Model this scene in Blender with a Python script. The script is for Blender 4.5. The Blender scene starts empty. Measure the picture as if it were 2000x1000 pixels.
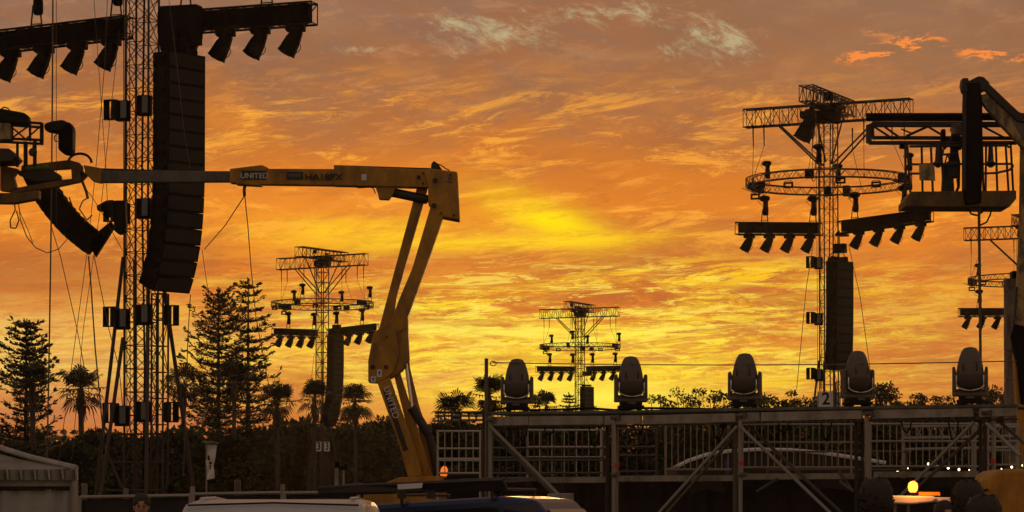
import bpy, bmesh, math, random
import numpy as np
from mathutils import Vector, Matrix, Euler

# ---------------------------------------------------------------- camera, sky, sun, exposure
S = bpy.context.scene
COL = S.collection
R = math.radians
EYE = 1.65
F = 5400.0            # focal length in photo pixels (photo 2000 wide)
PITCH = R(1.4)
cam_d = bpy.data.cameras.new('camera'); cam = bpy.data.objects.new('camera', cam_d); COL.objects.link(cam)
cam.location = (0, 0, EYE); cam.rotation_euler = (R(90) + PITCH, 0, 0)
cam_d.sensor_fit = 'HORIZONTAL'; cam_d.sensor_width = 36.0; cam_d.lens = 36.0 * F / 2000.0
cam_d.shift_y = (985 - 500 - F * math.tan(PITCH)) / 2000.0
cam_d.clip_start = 0.1; cam_d.clip_end = 5000
S.camera = cam
S.view_settings.view_transform = 'Standard'; S.view_settings.look = 'None'
S.view_settings.exposure = 0.0; S.view_settings.gamma = 1.0; S.view_settings.use_curve_mapping = False
S.cycles.max_bounces = 6; S.cycles.volume_bounces = 1
S.cycles.use_denoising = True

def ray(px, py):
    u = (px - 1000) / F; v = ((985 - py) - F * math.tan(PITCH)) / F
    c, s = math.cos(PITCH), math.sin(PITCH)
    return Vector((u, c - v * s, s + v * c))
def P(px, py, Y):
    d = ray(px, py); d = d * (Y / d.y)
    return Vector((d.x, Y, EYE + d.z))
def lin(c):
    return tuple(((x / 255) / 12.92 if x / 255 <= .04045 else ((x / 255 + .055) / 1.055) ** 2.4) for x in c)

SUN_AZ = math.atan((1165 - 1000) / F); SUN_EL = R(2.0)
sd = bpy.data.lights.new('sun', 'SUN'); sd.energy = 1.0; sd.angle = R(5); sd.color = (1.0, .55, .2)
sun = bpy.data.objects.new('sun', sd); COL.objects.link(sun)
sun.rotation_euler = Vector((math.sin(SUN_AZ) * math.cos(SUN_EL), math.cos(SUN_AZ) * math.cos(SUN_EL), math.sin(SUN_EL))).to_track_quat('Z', 'Y').to_euler()

W = bpy.data.worlds.new('World'); S.world = W; W.use_nodes = True
nt = W.node_tree; nt.nodes.clear(); N = nt.nodes; L = nt.links
def setin(sock, v):
    if isinstance(v, bpy.types.NodeSocket): L.new(v, sock)
    else: sock.default_value = v
def M_(op, a, b=None, c=None, clamp=False):
    n = N.new('ShaderNodeMath'); n.operation = op; n.use_clamp = clamp
    setin(n.inputs[0], a)
    if b is not None: setin(n.inputs[1], b)
    if c is not None: setin(n.inputs[2], c)
    return n.outputs[0]
add = lambda a, b: M_('ADD', a, b)
sub = lambda a, b: M_('SUBTRACT', a, b)
mul = lambda a, b: M_('MULTIPLY', a, b)
def smooth(v, a, b, lo=0.0, hi=1.0):
    n = N.new('ShaderNodeMapRange'); n.interpolation_type = 'SMOOTHSTEP'
    setin(n.inputs[0], v); n.inputs[1].default_value = a; n.inputs[2].default_value = b
    n.inputs[3].default_value = lo; n.inputs[4].default_value = hi
    return n.outputs[0]
def mixc(f, a, b, mode='MIX'):
    n = N.new('ShaderNodeMix'); n.data_type = 'RGBA'; n.blend_type = mode
    setin(n.inputs[0], f)
    for k, v in ((6, a), (7, b)):
        if isinstance(v, bpy.types.NodeSocket): L.new(v, n.inputs[k])
        else: n.inputs[k].default_value = (*v, 1)
    return n.outputs[2]
tc = N.new('ShaderNodeTexCoord')
sx = N.new('ShaderNodeSeparateXYZ'); L.new(tc.outputs['Generated'], sx.inputs[0])
X, Y_, Z = sx.outputs
AZ0 = M_('ARCTAN2', X, Y_)
AZ = AZ0
EL = M_('ARCSINE', Z)
KS = F / 2400.0
def azel(px, py):
    d = ray(px, py).normalized(); return math.atan2(d.x, d.y), math.asin(d.z)
def blob(px, py, sxp, syp, slope=0.0):
    a0, e0 = azel(px, py); sa = sxp / F; se = syp / F
    da = sub(AZ, a0); de = add(sub(EL, e0), mul(da, slope))
    q = add(M_('POWER', M_('ABSOLUTE', mul(da, 1 / sa)), 2.0), M_('POWER', M_('ABSOLUTE', mul(de, 1 / se)), 2.0))
    return M_('EXPONENT', mul(q, -1.0))
def noise(kx, ky, off=0.0, detail=8, rough=.55, dist=0.0, slope=0.0, z=0.0):
    c = N.new('ShaderNodeCombineXYZ')
    setin(c.inputs[0], add(mul(AZ, kx * KS), off)); setin(c.inputs[1], mul(add(EL, mul(AZ, slope)), ky * KS)); c.inputs[2].default_value = z
    n = N.new('ShaderNodeTexNoise'); n.inputs['Scale'].default_value = 1.0
    n.inputs['Detail'].default_value = detail; n.inputs['Roughness'].default_value = rough; n.inputs['Distortion'].default_value = dist
    L.new(c.outputs[0], n.inputs['Vector']); return n.outputs['Fac']
def ramp(v, stops):
    r = N.new('ShaderNodeValToRGB'); r.color_ramp.interpolation = 'EASE'
    e = r.color_ramp.elements
    while len(e) < len(stops): e.new(.5)
    for k, (p, c) in enumerate(stops): e[k].position = p; e[k].color = (*lin(c), 1)
    L.new(v, r.inputs[0]); return r.outputs[0]
def elp(py): return math.asin(ray(1000, py).normalized().z)
EM = 1.6
stops = [(0.0, (150, 90, 60)), (elp(985), (190, 98, 50)), (elp(880), (208, 108, 50)), (elp(800), (220, 132, 52)), (elp(730), (224, 144, 58)),
         (elp(640), (222, 138, 54)), (elp(560), (214, 120, 44)), (elp(450), (224, 126, 36)), (elp(350), (210, 118, 38)),
         (elp(250), (190, 110, 48)), (elp(150), (168, 108, 64)), (elp(60), (152, 110, 82)), (elp(0), (146, 110, 88)),
         (.40, (124, 102, 90)), (.95, (112, 106, 108)), (1.5, (108, 110, 120))]
base = ramp(mul(EL, 1 / EM), [(p / EM, c) for p, c in stops])
win = lambda a, b, c, d: mul(smooth(EL, elp(a), elp(b)), smooth(EL, elp(d), elp(c)))      # rises from pixel row a to b, falls from c to d
# broad cloud shade
nb = noise(3.4, 12, 3.1, 8, .6, .6, -.15)
base = mixc(mul(smooth(nb, .44, .64), .55), base, lin((146, 86, 54)))
base = mixc(mul(smooth(noise(3.0, 9, 51.1, 6, .6, .5, -.1), .48, .66), mul(win(640, 480, 280, 160), .5)), base, lin((244, 146, 44)))
# mauve grey ripples high up, thin and crossing
nm = noise(11, 40, 5.5, 12, .74, .5, .22)
base = mixc(mul(smooth(nm, .48, .60), mul(smooth(EL, elp(330), elp(120)), .5)), base, lin((126, 98, 86)))
base = mixc(mul(smooth(noise(5.5, 17, 205.5, 9, .6, .7, .12), .46, .60), mul(smooth(EL, elp(420), elp(150)), .6)), base, lin((136, 96, 72)))
nm2 = noise(18, 60, 15.5, 12, .74, .4, -.10)
base = mixc(mul(smooth(nm2, .52, .62), mul(smooth(EL, elp(300), elp(100)), .28)), base, lin((204, 146, 100)))
# lit ripples over the middle of the sky
nl = noise(10, 52, 9.7, 12, .74, .55, -.10)
base = mixc(mul(mul(smooth(nl, .51, .62), win(620, 430, 230, 110)), .75), base, lin((252, 170, 58)))
nl2 = noise(22, 110, 19.7, 12, .74, .5, -.12)
base = mixc(mul(mul(smooth(nl2, .52, .60), win(640, 470, 200, 60)), .28), base, lin((238, 154, 62)))
nl3 = noise(16, 80, 29.7, 12, .74, .5, -.08)
base = mixc(mul(mul(smooth(nl3, .53, .61), win(700, 500, 200, 80)), .35), base, lin((176, 98, 48)))
nd = noise(8, 42, 31.7, 12, .72, .7, -.08)
base = mixc(mul(smooth(nd, .50, .60), mul(win(990, 860, 560, 420), .6)), base, lin((192, 98, 42)))
# pale low band on the left
base = mixc(mul(blob(90, 690, 330, 85), smooth(noise(5, 26, 4.0, 9, .65), .30, .54, .5, 1)), base, lin((244, 206, 106)))
base = mixc(mul(blob(1000, 725, 560, 62), .55), base, lin((236, 178, 66)))
base = mixc(mul(blob(860, 745, 170, 45), .6), base, lin((226, 170, 84)))
base = mixc(mul(blob(240, 800, 500, 45), smooth(noise(7, 50, 14.0, 9, .65), .42, .58, .1, .75)), base, lin((190, 112, 76)))
base = mixc(mul(blob(1880, 690, 300, 130), .55), base, lin((198, 122, 56)))
# grey upper veil on the right
base = mixc(mul(blob(1750, 60, 620, 190), smooth(noise(6, 26, 71, 10, .7, .5, .15), .35, .62, .25, .75)), base, lin((142, 102, 74)))
# glow patches, torn into ripples
rip = smooth(noise(12, 62, 7, 12, .72, .5, -.12), .40, .56, .30, 1)
g = mul(blob(1070, 428, 120, 36, .30), smooth(rip, .3, 1, .55, 1))
base = mixc(mul(g, .98), base, lin((255, 226, 6)))
base = mixc(mul(mul(blob(720, 452, 200, 28), rip), .9), base, lin((255, 206, 34)))
base = mixc(mul(mul(blob(1000, 474, 330, 15, -.03), rip), .95), base, lin((255, 212, 28)))
base = mixc(mul(mul(blob(1400, 540, 330, 34, .02), smooth(noise(10, 60, 83, 12, .74, .9, -.05), .49, .56)), .95), base, lin((255, 204, 30)))
# bright yellow streaks under the cloud deck, strongest round the sun
az0 = azel(1120, 640)[0]
waz = M_('EXPONENT', mul(M_('POWER', M_('ABSOLUTE', mul(sub(AZ, az0), KS / .25)), 2.0), -1.0))
wel = win(835, 740, 590, 490)
ns = noise(9, 58, 21.3, 13, .74, 1.0, -.06)
ns2 = noise(5, 30, 55.1, 9, .66, .9, .04)
st = mul(mul(smooth(ns, .475, .54), smooth(ns2, .40, .54, .3, 1)), mul(waz, wel))
base = mixc(mul(st, .84), base, lin((255, 220, 44)))
n4 = noise(15, 120, 77.3, 13, .74, .8, -.03)
base = mixc(mul(mul(mul(smooth(n4, .50, .56), waz), win(790, 700, 600, 520)), .8), base, lin((255, 238, 70)))
# red-brown cloud bars in front of the streaks
nk = noise(7, 54, 63.9, 13, .76, .9, -.05)
base = mixc(mul(mul(smooth(nk, .505, .575), mul(add(mul(waz, .6), .4), win(830, 740, 580, 500))), .8), base, lin((200, 102, 38)))
bars = [(1230, 577, 240, 26, .0, .85), (900, 620, 120, 24, .1, .7), (1380, 705, 120, 10, .02, .95), (1000, 700, 90, 8, .03, .8), (950, 650, 70, 12, .05, .6), (150, 705, 120, 7, .0, .5), (640, 735, 90, 9, 0, .5), (1560, 590, 190, 30, 0, .7), (640, 775, 80, 8, 0, .5), (1700, 650, 160, 12, .0, .6), (1850, 700, 150, 14, .0, .5), (1450, 640, 120, 10, 0, .5), (120, 500, 200, 14, 0, .5), (450, 520, 120, 22, .05, .5), (60, 560, 160, 12, 0, .5)]
nbz = smooth(noise(15, 72, 40.0, 12, .72, .9), .42, .54)
for px, py, a, b, sl, k in bars:
    base = mixc(mul(mul(blob(px, py, a, b, sl), nbz), k), base, lin((176, 92, 44)))
base = mixc(mul(mul(blob(915, 535, 150, 34), smooth(noise(8, 40, 44, 10, .7, .5), .35, .6, .5, .95)), .85), base, lin((222, 132, 44)))
fine = noise(26, 170, 101.0, 13, .76, .6, -.06)
base = mixc(mul(mul(smooth(fine, .51, .57), win(830, 760, 520, 430)), .42), base, lin((188, 98, 40)))
fine2 = noise(20, 150, 131.0, 13, .76, .6, -.04)
base = mixc(mul(mul(smooth(fine2, .52, .57), mul(win(810, 740, 560, 470), waz)), .6), base, lin((255, 240, 96)))
# sun glow low over the trees
base = mixc(mul(blob(1185, 778, 175, 36), .98), base, lin((255, 240, 84)))
base = mixc(mul(mul(blob(1010, 650, 240, 22), smooth(noise(9, 70, 191, 11, .7, .8), .40, .52)), .85), base, lin((255, 240, 90)))
base = mixc(mul(mul(blob(1190, 715, 300, 55), smooth(noise(9, 60, 91, 11, .7, .8), .42, .56, .10, .75)), .85), base, lin((255, 222, 50)))
base = mixc(mul(blob(1230, 800, 420, 16), .6), base, lin((255, 208, 60)))
# clear pale gaps high up
ng = noise(30, 62, 88.2, 13, .78, .35, .30)
gaps = add(add(mul(blob(930, 70, 190, 50, .12), 1.0), mul(blob(1180, 22, 170, 42), 1.0)), add(mul(blob(1420, 85, 75, 60, .3), 1.15), mul(blob(1310, 96, 50, 26), .95)))
gaps = add(gaps, add(mul(blob(690, 100, 110, 14), .75), add(mul(blob(1325, 178, 45, 16), .7), mul(blob(620, 170, 220, 60), .35))))
gm = smooth(add(mul(gaps, .25), ng), .66, .88)
base = mixc(mul(gm, .72), base, lin((190, 184, 142)))
# small salmon clouds top right
npk = smooth(noise(34, 120, 17.0, 12, .72, .5, -.1), .47, .56)
pk = add(add(blob(1695, 108, 52, 12, -.1), blob(1785, 84, 62, 16, -.1)), add(blob(1945, 108, 80, 10, .1), mul(blob(1720, 62, 40, 8), .5)))
base = mixc(smooth(mul(pk, npk), .0, .6, 0, .95), base, lin((244, 138, 62)))
base = mixc(mul(blob(1900, 180, 130, 40), smooth(npk, 0, 1, .1, .4)), base, lin((224, 134, 60)))
# away from the sunset the sky falls to dusk
back = smooth(M_('ABSOLUTE', AZ), .5, 2.0)
duskc = ramp(mul(M_('ABSOLUTE', EL), 1 / EM), [(0, (168, 136, 106)), (.3, (144, 124, 108)), (1, (110, 112, 118))])
base = mixc(back, base, duskc)
sky = N.new('ShaderNodeTexSky'); sky.sky_type = 'NISHITA'; sky.sun_disc = False
sky.sun_elevation = SUN_EL; sky.sun_rotation = SUN_AZ; sky.air_density = 1.5; sky.dust_density = 3
bg1 = N.new('ShaderNodeBackground'); L.new(base, bg1.inputs[0]); bg1.inputs[1].default_value = 1.0
bg2 = N.new('ShaderNodeBackground'); L.new(sky.outputs[0], bg2.inputs[0]); bg2.inputs[1].default_value = 0.004
ads = N.new('ShaderNodeAddShader'); L.new(bg1.outputs[0], ads.inputs[0]); L.new(bg2.outputs[0], ads.inputs[1])
wo = N.new('ShaderNodeOutputWorld'); L.new(ads.outputs[0], wo.inputs[0])
HAZE = 0.00006

# ---------------------------------------------------------------- materials
def mat(name, col, rough=.6, metal=0.0, var=.25, scale=3.0, bump=0.0, emit=None, spec=.5, trans=0.0):
    m = bpy.data.materials.new(name); m.use_nodes = True
    t = m.node_tree; b = t.nodes['Principled BSDF']
    b.inputs['Roughness'].default_value = rough; b.inputs['Metallic'].default_value = metal
    b.inputs['Specular IOR Level'].default_value = spec
    c = t.nodes.new('ShaderNodeTexCoord'); n = t.nodes.new('ShaderNodeTexNoise')
    n.inputs['Scale'].default_value = scale; n.inputs['Detail'].default_value = 6; n.inputs['Roughness'].default_value = .65
    t.links.new(c.outputs['Object'], n.inputs['Vector'])
    mx = t.nodes.new('ShaderNodeMix'); mx.data_type = 'RGBA'
    mx.inputs[6].default_value = (*[x * (1 - var) for x in col], 1); mx.inputs[7].default_value = (*[min(1, x * (1 + var)) for x in col], 1)
    mr = t.nodes.new('ShaderNodeMapRange'); mr.inputs[1].default_value = .3; mr.inputs[2].default_value = .7
    t.links.new(n.outputs[0], mr.inputs[0]); t.links.new(mr.outputs[0], mx.inputs[0]); t.links.new(mx.outputs[2], b.inputs['Base Color'])
    if bump:
        bp = t.nodes.new('ShaderNodeBump'); bp.inputs['Strength'].default_value = bump; bp.inputs['Distance'].default_value = .02
        t.links.new(n.outputs[0], bp.inputs['Height']); t.links.new(bp.outputs[0], b.inputs['Normal'])
    if emit: b.inputs['Emission Color'].default_value = (*emit[0], 1); b.inputs['Emission Strength'].default_value = emit[1]
    return m
def dirty(name, col, dirt, rough=.5, metal=0.0, scale=4.0, lo=.45, hi=.62):
    m = mat(name, col, rough, metal, .12, 9.0)
    t = m.node_tree; b = t.nodes['Principled BSDF']
    old = b.inputs['Base Color'].links[0].from_socket
    c = t.nodes.new('ShaderNodeTexCoord'); mp = t.nodes.new('ShaderNodeMapping'); mp.inputs['Scale'].default_value = (1, 1, .45)
    n = t.nodes.new('ShaderNodeTexNoise'); n.inputs['Scale'].default_value = scale; n.inputs['Detail'].default_value = 8; n.inputs['Roughness'].default_value = .7
    t.links.new(c.outputs['Object'], mp.inputs[0]); t.links.new(mp.outputs[0], n.inputs['Vector'])
    mr = t.nodes.new('ShaderNodeMapRange'); mr.inputs[1].default_value = lo; mr.inputs[2].default_value = hi; t.links.new(n.outputs[0], mr.inputs[0])
    mx = t.nodes.new('ShaderNodeMix'); mx.data_type = 'RGBA'; t.links.new(mr.outputs[0], mx.inputs[0])
    t.links.new(old, mx.inputs[6]); mx.inputs[7].default_value = (*dirt, 1); t.links.new(mx.outputs[2], b.inputs['Base Color'])
    return m
BLK = mat('black_paint', (.005, .004, .0035), .7, 0, .3, 6, spec=.12)
RUB = mat('black_plastic', (.010, .008, .007), .65, 0, .3, 8, spec=.2)
CAB = dirty('cabinet_paint', (.004, .0032, .0028), (.010, .008, .006), .75, 0, 3); CAB.node_tree.nodes['Principled BSDF'].inputs['Specular IOR Level'].default_value = .12
GRL = mat('speaker_grille', (.010, .009, .008), .8, 0, .5, 40)
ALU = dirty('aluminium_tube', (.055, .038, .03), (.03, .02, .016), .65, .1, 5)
STE = dirty('galvanised_steel', (.30, .28, .25), (.17, .14, .11), .5, .35, 4)
BEAMM = dirty('deck_beam_aluminium', (.30, .27, .23), (.17, .14, .11), .55, .2, 3)
YEL = dirty('yellow_lift_paint', (.42, .195, .004), (.18, .085, .010), .55, 0, 2.6, .42, .66)
YELD = dirty('dark_yellow_paint', (.17, .085, .012), (.05, .03, .015), .7, 0, 2.0, .42, .62)  # darker yellow for the left jib parts and the right basket floor
YEL2 = dirty('yellow_faded_paint', (.34, .22, .07), (.08, .06, .04), .6, 0, 3, .46, .56)
GRYB = dirty('grey_boom_paint', (.10, .088, .07), (.05, .042, .032), .5, 0, 3)
DKM = mat('dark_metal', (.028, .020, .016), .55, .2, .3, 5)
CHR = mat('chrome_rod', (.6, .6, .6), .18, 1, .05, 5)
ROPE = mat('rope_fibre', (.10, .07, .045), .9, 0, .3, 20)
WIRE = mat('steel_wire', (.12, .10, .09), .5, .5, .2, 20)
WHT = mat('white_panel', (.62, .60, .60), .6, 0, .08, 5)
PVC = dirty('marquee_pvc', (.33, .31, .30), (.20, .18, .16), .6, 0, 2)
PVCR = dirty('marquee_roof_pvc', (.22, .19, .15), (.11, .10, .08), .65, 0, 2)
CLOTH = mat('black_scrim', (.030, .020, .015), .9, 0, .4, 2, .3)
CARW = mat('white_car_paint', (.46, .46, .44), .35, 0, .06, 2)
CARB = mat('blue_car_paint', (.012, .022, .075), .3, 0, .1, 2)
GLS = mat('tinted_glass', (.02, .02, .022), .08, 0, .1, 2)
TYRE = mat('tyre_rubber', (.02, .02, .02), .9)
SKIN = mat('skin', (.42, .22, .15), .55, 0, .1, 10)
HAIR = mat('dark_hair', (.03, .02, .014), .8, 0, .4, 40)
HVIS = mat('orange_workwear', (.80, .16, .03), .8, 0, .15, 6)
DCL = mat('dark_clothing', (.03, .03, .035), .9, 0, .3, 6)
BARK = mat('tree_bark', (.06, .045, .035), .95, 0, .4, 4, .6)
LEAF = mat('pine_foliage', (.022, .028, .011), .8, 0, .45, .6)
LEAF2 = mat('gum_foliage', (.05, .055, .025), .8, 0, .5, .4)
LEAF3 = mat('shrub_foliage', (.055, .055, .024), .85, 0, .65, .35, spec=.2)
PALM = mat('palm_foliage', (.016, .020, .008), .7, 0, .4, 1)
SKIRT = mat('dead_palm_fronds', (.10, .065, .035), .9, 0, .4, 3)
GRD = mat('trodden_grass', (.07, .065, .035), .95, 0, .5, .4, .4)
REDM = mat('red_tape', (.5, .03, .02), .6)

# ---------------------------------------------------------------- object helpers
def thing(name, label, cat, loc=(0, 0, 0), rz=0.0, group=None):
    o = bpy.data.objects.new(name, None); COL.objects.link(o); o.empty_display_size = .1
    o.location = loc; o.rotation_euler = (0, 0, rz); tag(o, label, cat, group); return o
def tag(o, label, cat, group=None, kind=None):
    if label: o['label'] = label
    if cat: o['category'] = cat
    if group: o['group'] = group
    if kind: o['kind'] = kind
    return o
def wm(o):
    m = Matrix.Translation(o.location) @ o.rotation_euler.to_matrix().to_4x4() @ Matrix.Diagonal((*o.scale, 1))
    return wm(o.parent) @ m if o.parent else m
class MB:
    def __init__(s): s.v = []; s.f = []
    def addv(s, vs, fs):
        k = len(s.v); s.v += [tuple(v) for v in vs]; s.f += [tuple(i + k for i in f) for f in fs]
    def bar(s, a, b, r, n=5, r2=None):
        a = Vector(a); b = Vector(b); d = (b - a)
        if d.length < 1e-6: return s
        d.normalize(); u = d.orthogonal().normalized(); w = d.cross(u); r2 = r if r2 is None else r2
        vs = []
        for q, rr in ((a, r), (b, r2)):
            for i in range(n):
                t = 2 * math.pi * (i + .5) / n; vs.append(q + (u * math.cos(t) + w * math.sin(t)) * rr)
        fs = [(i, (i + 1) % n, n + (i + 1) % n, n + i) for i in range(n)] + [tuple(range(n - 1, -1, -1)), tuple(range(n, 2 * n))]
        s.addv(vs, fs); return s
    def tube(s, pts, r, n=5):
        for a, b in zip(pts[:-1], pts[1:]): s.bar(a, b, r, n)
        return s
    def box(s, c, d, rot=None, taper=1.0):
        x, y, z = d[0] / 2, d[1] / 2, d[2] / 2; c = Vector(c); vs = []
        for k in (-1, 1):
            q = taper if k == 1 else 1.0
            for i, j in ((-1, -1), (1, -1), (1, 1), (-1, 1)):
                p = Vector((i * x * q, j * y * q, k * z)); vs.append((rot @ p if rot else p) + c)
        s.addv(vs, [(3, 2, 1, 0), (4, 5, 6, 7), (0, 1, 5, 4), (1, 2, 6, 5), (2, 3, 7, 6), (3, 0, 4, 7)]); return s
    def prism(s, pts, off):   # polygon of 3D points swept by the vector off
        n = len(pts); off = Vector(off); vs = [Vector(p) for p in pts] + [Vector(p) + off for p in pts]
        s.addv(vs, [tuple(range(n)), tuple(range(2 * n - 1, n - 1, -1))] + [(i, n + i, n + (i + 1) % n, (i + 1) % n) for i in range(n)]); return s
    def lathe(s, prof, n=12, rot=None, c=(0, 0, 0), sx=1, sy=1):
        c = Vector(c); vs = []
        for r, z in prof:
            for i in range(n):
                t = 2 * math.pi * i / n; p = Vector((r * math.cos(t) * sx, r * math.sin(t) * sy, z)); vs.append((rot @ p if rot else p) + c)
        fs = [tuple(range(n - 1, -1, -1))]
        for k in range(len(prof) - 1):
            for i in range(n): fs.append((k * n + i, k * n + (i + 1) % n, (k + 1) * n + (i + 1) % n, (k + 1) * n + i))
        fs.append(tuple((len(prof) - 1) * n + i for i in range(n)))
        s.addv(vs, fs); return s
    def build(s, name, m, parent=None, world=False, smooth=False, bevel=0, kind=None):
        vs = s.v
        if world and parent:
            inv = wm(parent).inverted(); vs = [tuple(inv @ Vector(v)) for v in vs]
        me = bpy.data.meshes.new(name); me.from_pydata(vs, [], s.f); me.materials.append(m)
        bm = bmesh.new(); bm.from_mesh(me); bmesh.ops.recalc_face_normals(bm, faces=bm.faces); bm.to_mesh(me); bm.free()
        if smooth: me.shade_smooth()
        o = bpy.data.objects.new(name, me); COL.objects.link(o); o.parent = parent
        if bevel:
            b = o.modifiers.new('bevel', 'BEVEL'); b.width = bevel; b.segments = 2; b.limit_method = 'ANGLE'
        if kind: o['kind'] = kind
        return o
KIDS = {}
def copy_tree(o, parent=None):
    c = o.copy(); COL.objects.link(c); c.parent = parent
    for k in (KIDS.get(o.name) or [x for x in o.children]): copy_tree(k, c)
    return c
class Kind:     # first use moves the built thing itself, later uses copy it and its parts
    def __init__(s, fn): s.o = fn(); s.used = False
    def put(s, loc, rot, label, group=None, scale=1.0):
        if s.used: o = copy_tree(s.o)
        else: o = s.o; s.used = True
        o.location = loc; o.rotation_euler = rot if hasattr(rot, '__len__') else (0, 0, rot); o.scale = (scale,) * 3
        o['label'] = label
        if group: o['group'] = group
        return o
_unit = {}
def barobj(name, m, parent, a, b, r, n=6):      # one tube object; alike tubes share one mesh
    key = (m.name, n)
    if key not in _unit:
        _unit[key] = None
        me = MB().bar((0, 0, 0), (0, 0, 1), 1, n)
        x = bpy.data.meshes.new('tube'); x.from_pydata(me.v, [], me.f); x.materials.append(m); _unit[key] = x
    a = Vector(a); b = Vector(b); d = b - a
    o = bpy.data.objects.new(name, _unit[key]); COL.objects.link(o); o.parent = parent
    o.location = a; o.rotation_euler = d.to_track_quat('Z', 'Y').to_euler(); o.scale = (r, r, d.length)
    return o
def rotz(v, a): return Vector((v[0] * math.cos(a) - v[1] * math.sin(a), v[0] * math.sin(a) + v[1] * math.cos(a), v[2] if len(v) > 2 else 0))
def text(body, size, m, parent, loc, rot, name='lettering', ext=.003, align='CENTER', sx=1.0, bold=.0):
    c = bpy.data.curves.new(name, 'FONT'); c.body = body; c.size = size; c.extrude = ext; c.align_x = align; c.align_y = 'CENTER'; c.offset = bold
    c.materials.append(m); tmp = bpy.data.objects.new(name, c); COL.objects.link(tmp); bpy.context.view_layer.update(); me = bpy.data.meshes.new_from_object(tmp.evaluated_get(bpy.context.evaluated_depsgraph_get())); bpy.data.objects.remove(tmp); o = bpy.data.objects.new(name, me); COL.objects.link(o); o.parent = parent
    o.location = loc; o.rotation_euler = rot; o.scale = (sx, 1, 1); return o

# ---------------------------------------------------------------- ground
g = MB(); n = 24
for i in range(n + 1):
    for j in range(n + 1):
        x = -2000 + 4000 * i / n; y = -300 + 4300 * j / n; g.v.append((x, y, 0.0))
for i in range(n):
    for j in range(n): a = i * (n + 1) + j; g.f.append((a, a + n + 1, a + n + 2, a + 1))
tag(g.build('ground', GRD), 'trodden grass ground running under the whole festival site', None, None, 'structure')

# ---------------------------------------------------------------- stage light fixtures
def hang_light():
    t = thing('moving_light', '', 'stage light')
    MB().box((0, 0, .02), (.52, .42, .2)).box((0, 0, .14), (.3, .1, .1)).build('base', BLK, t, bevel=.02)
    y = MB(); rot = Matrix.Rotation(R(28), 3, 'Y')
    y.box((0, .21, -.2), (.16, .04, .36)).box((0, -.21, -.2), (.16, .04, .36)).box((0, 0, -.09), (.2, .42, .05)); y.build('yoke', BLK, t, bevel=.01)
    h = MB(); c = Vector((-.02, 0, -.24))
    h.box(c + rot @ Vector((0, 0, .08)), (.36, .34, .26), rot, .72)
    h.box(c + rot @ Vector((0, 0, -.26)), (.44, .38, .42), rot, .86)
    h.box(c + rot @ Vector((0, 0, -.49)), (.47, .41, .05), rot)
    h.build('head', BLK, t, bevel=.02)
    MB().lathe([(.15, 0), (.15, -.02)], 14, rot, c + rot @ Vector((0, 0, -.515))).build('lens', BLK, t)
    MB().tube([c + rot @ Vector(p) for p in ((.22, .1, -.1), (.27, .1, -.2), (.26, .1, -.3), (.22, .1, -.36))], .012).build('handle', BLK, t)
    return t
def stand_light():
    t = thing('spot_light', '', 'stage light')
    for s in (-1, 1): barobj('leg', BLK, t, (.02 + s * .2, 0, 0), (.02 + s * .12, 0, .75), .028)
    barobj('stretcher', BLK, t, (-.1, 0, .7), (.16, 0, .7), .025); barobj('stretcher', BLK, t, (-.18, 0, .12), (.22, 0, .12), .02)
    MB().lathe([(.13, .42), (.165, .5), (.165, .8), (.14, 1.0), (.15, 1.22)], 12, None, (.08, 0, 0)).build('head', BLK, t)
    MB().lathe([(.15, 1.2), (.27, 1.26), (.33, 1.35), (.31, 1.45), (.2, 1.52), (.08, 1.54)], 10, None, (.02, 0, 0), 1, .8).build('base', BLK, t)
    MB().tube([(-.3, 0, 1.38), (-.36, 0, 1.3), (-.33, 0, 1.2), (-.2, .02, 1.05), (-.02, .02, .95)], .014).build('cable', BLK, t)
    return t
def blinder():
    t = thing('blinder_light', '', 'stage light')
    m = MB()
    m.box((0, 0, -.1), (.56, .2, .1)).box((0, 0, -.36), (.56, .2, .1)).box((-.25, 0, -.23), (.07, .2, .17)).box((.25, 0, -.23), (.07, .2, .17)); m.build('frame', BLK, t, bevel=.01)
    MB().bar((-.3, 0, -.1), (-.2, 0, .02), .02).bar((.3, 0, -.1), (.2, 0, .02), .02).bar((-.2, 0, .02), (.2, 0, .02), .02).build('bracket', BLK, t)
    return t
def strobe_open():
    t = thing('strobe_light', '', 'stage light')
    MB().box((.14, 0, 0), (.22, .3, .62)).build('housing', RUB, t, bevel=.02)
    MB().box((-.18, 0, 0), (.2, .04, .66), Matrix.Rotation(R(25), 3, 'Z')).build('barn_door', BLK, t)
    MB().box((-.02, 0, .31), (.34, .2, .035)).box((-.02, 0, -.31), (.34, .2, .035)).bar((.2, 0, .1), (.52, 0, .06), .02).bar((.2, 0, -.1), (.52, 0, -.06), .02).build('bracket', BLK, t)
    return t
def strobe_flat():
    t = thing('strobe_light', '', 'stage light')
    MB().box((0, 0, 0), (.44, .26, .66)).build('housing', BLK, t, bevel=.03)
    MB().box((.08, -.145, .03), (.2, .03, .54)).build('face_panel', mat('grey_face', (.12, .125, .12), .5, 0, .2, 12), t)
    MB().bar((-.1, .12, 0), (-.1, .4, 0), .03).build('bracket', BLK, t)
    return t
K_hang = Kind(hang_light); K_stand = Kind(stand_light); K_blind = Kind(blinder); K_so = Kind(strobe_open); K_sf = Kind(strobe_flat)

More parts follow.
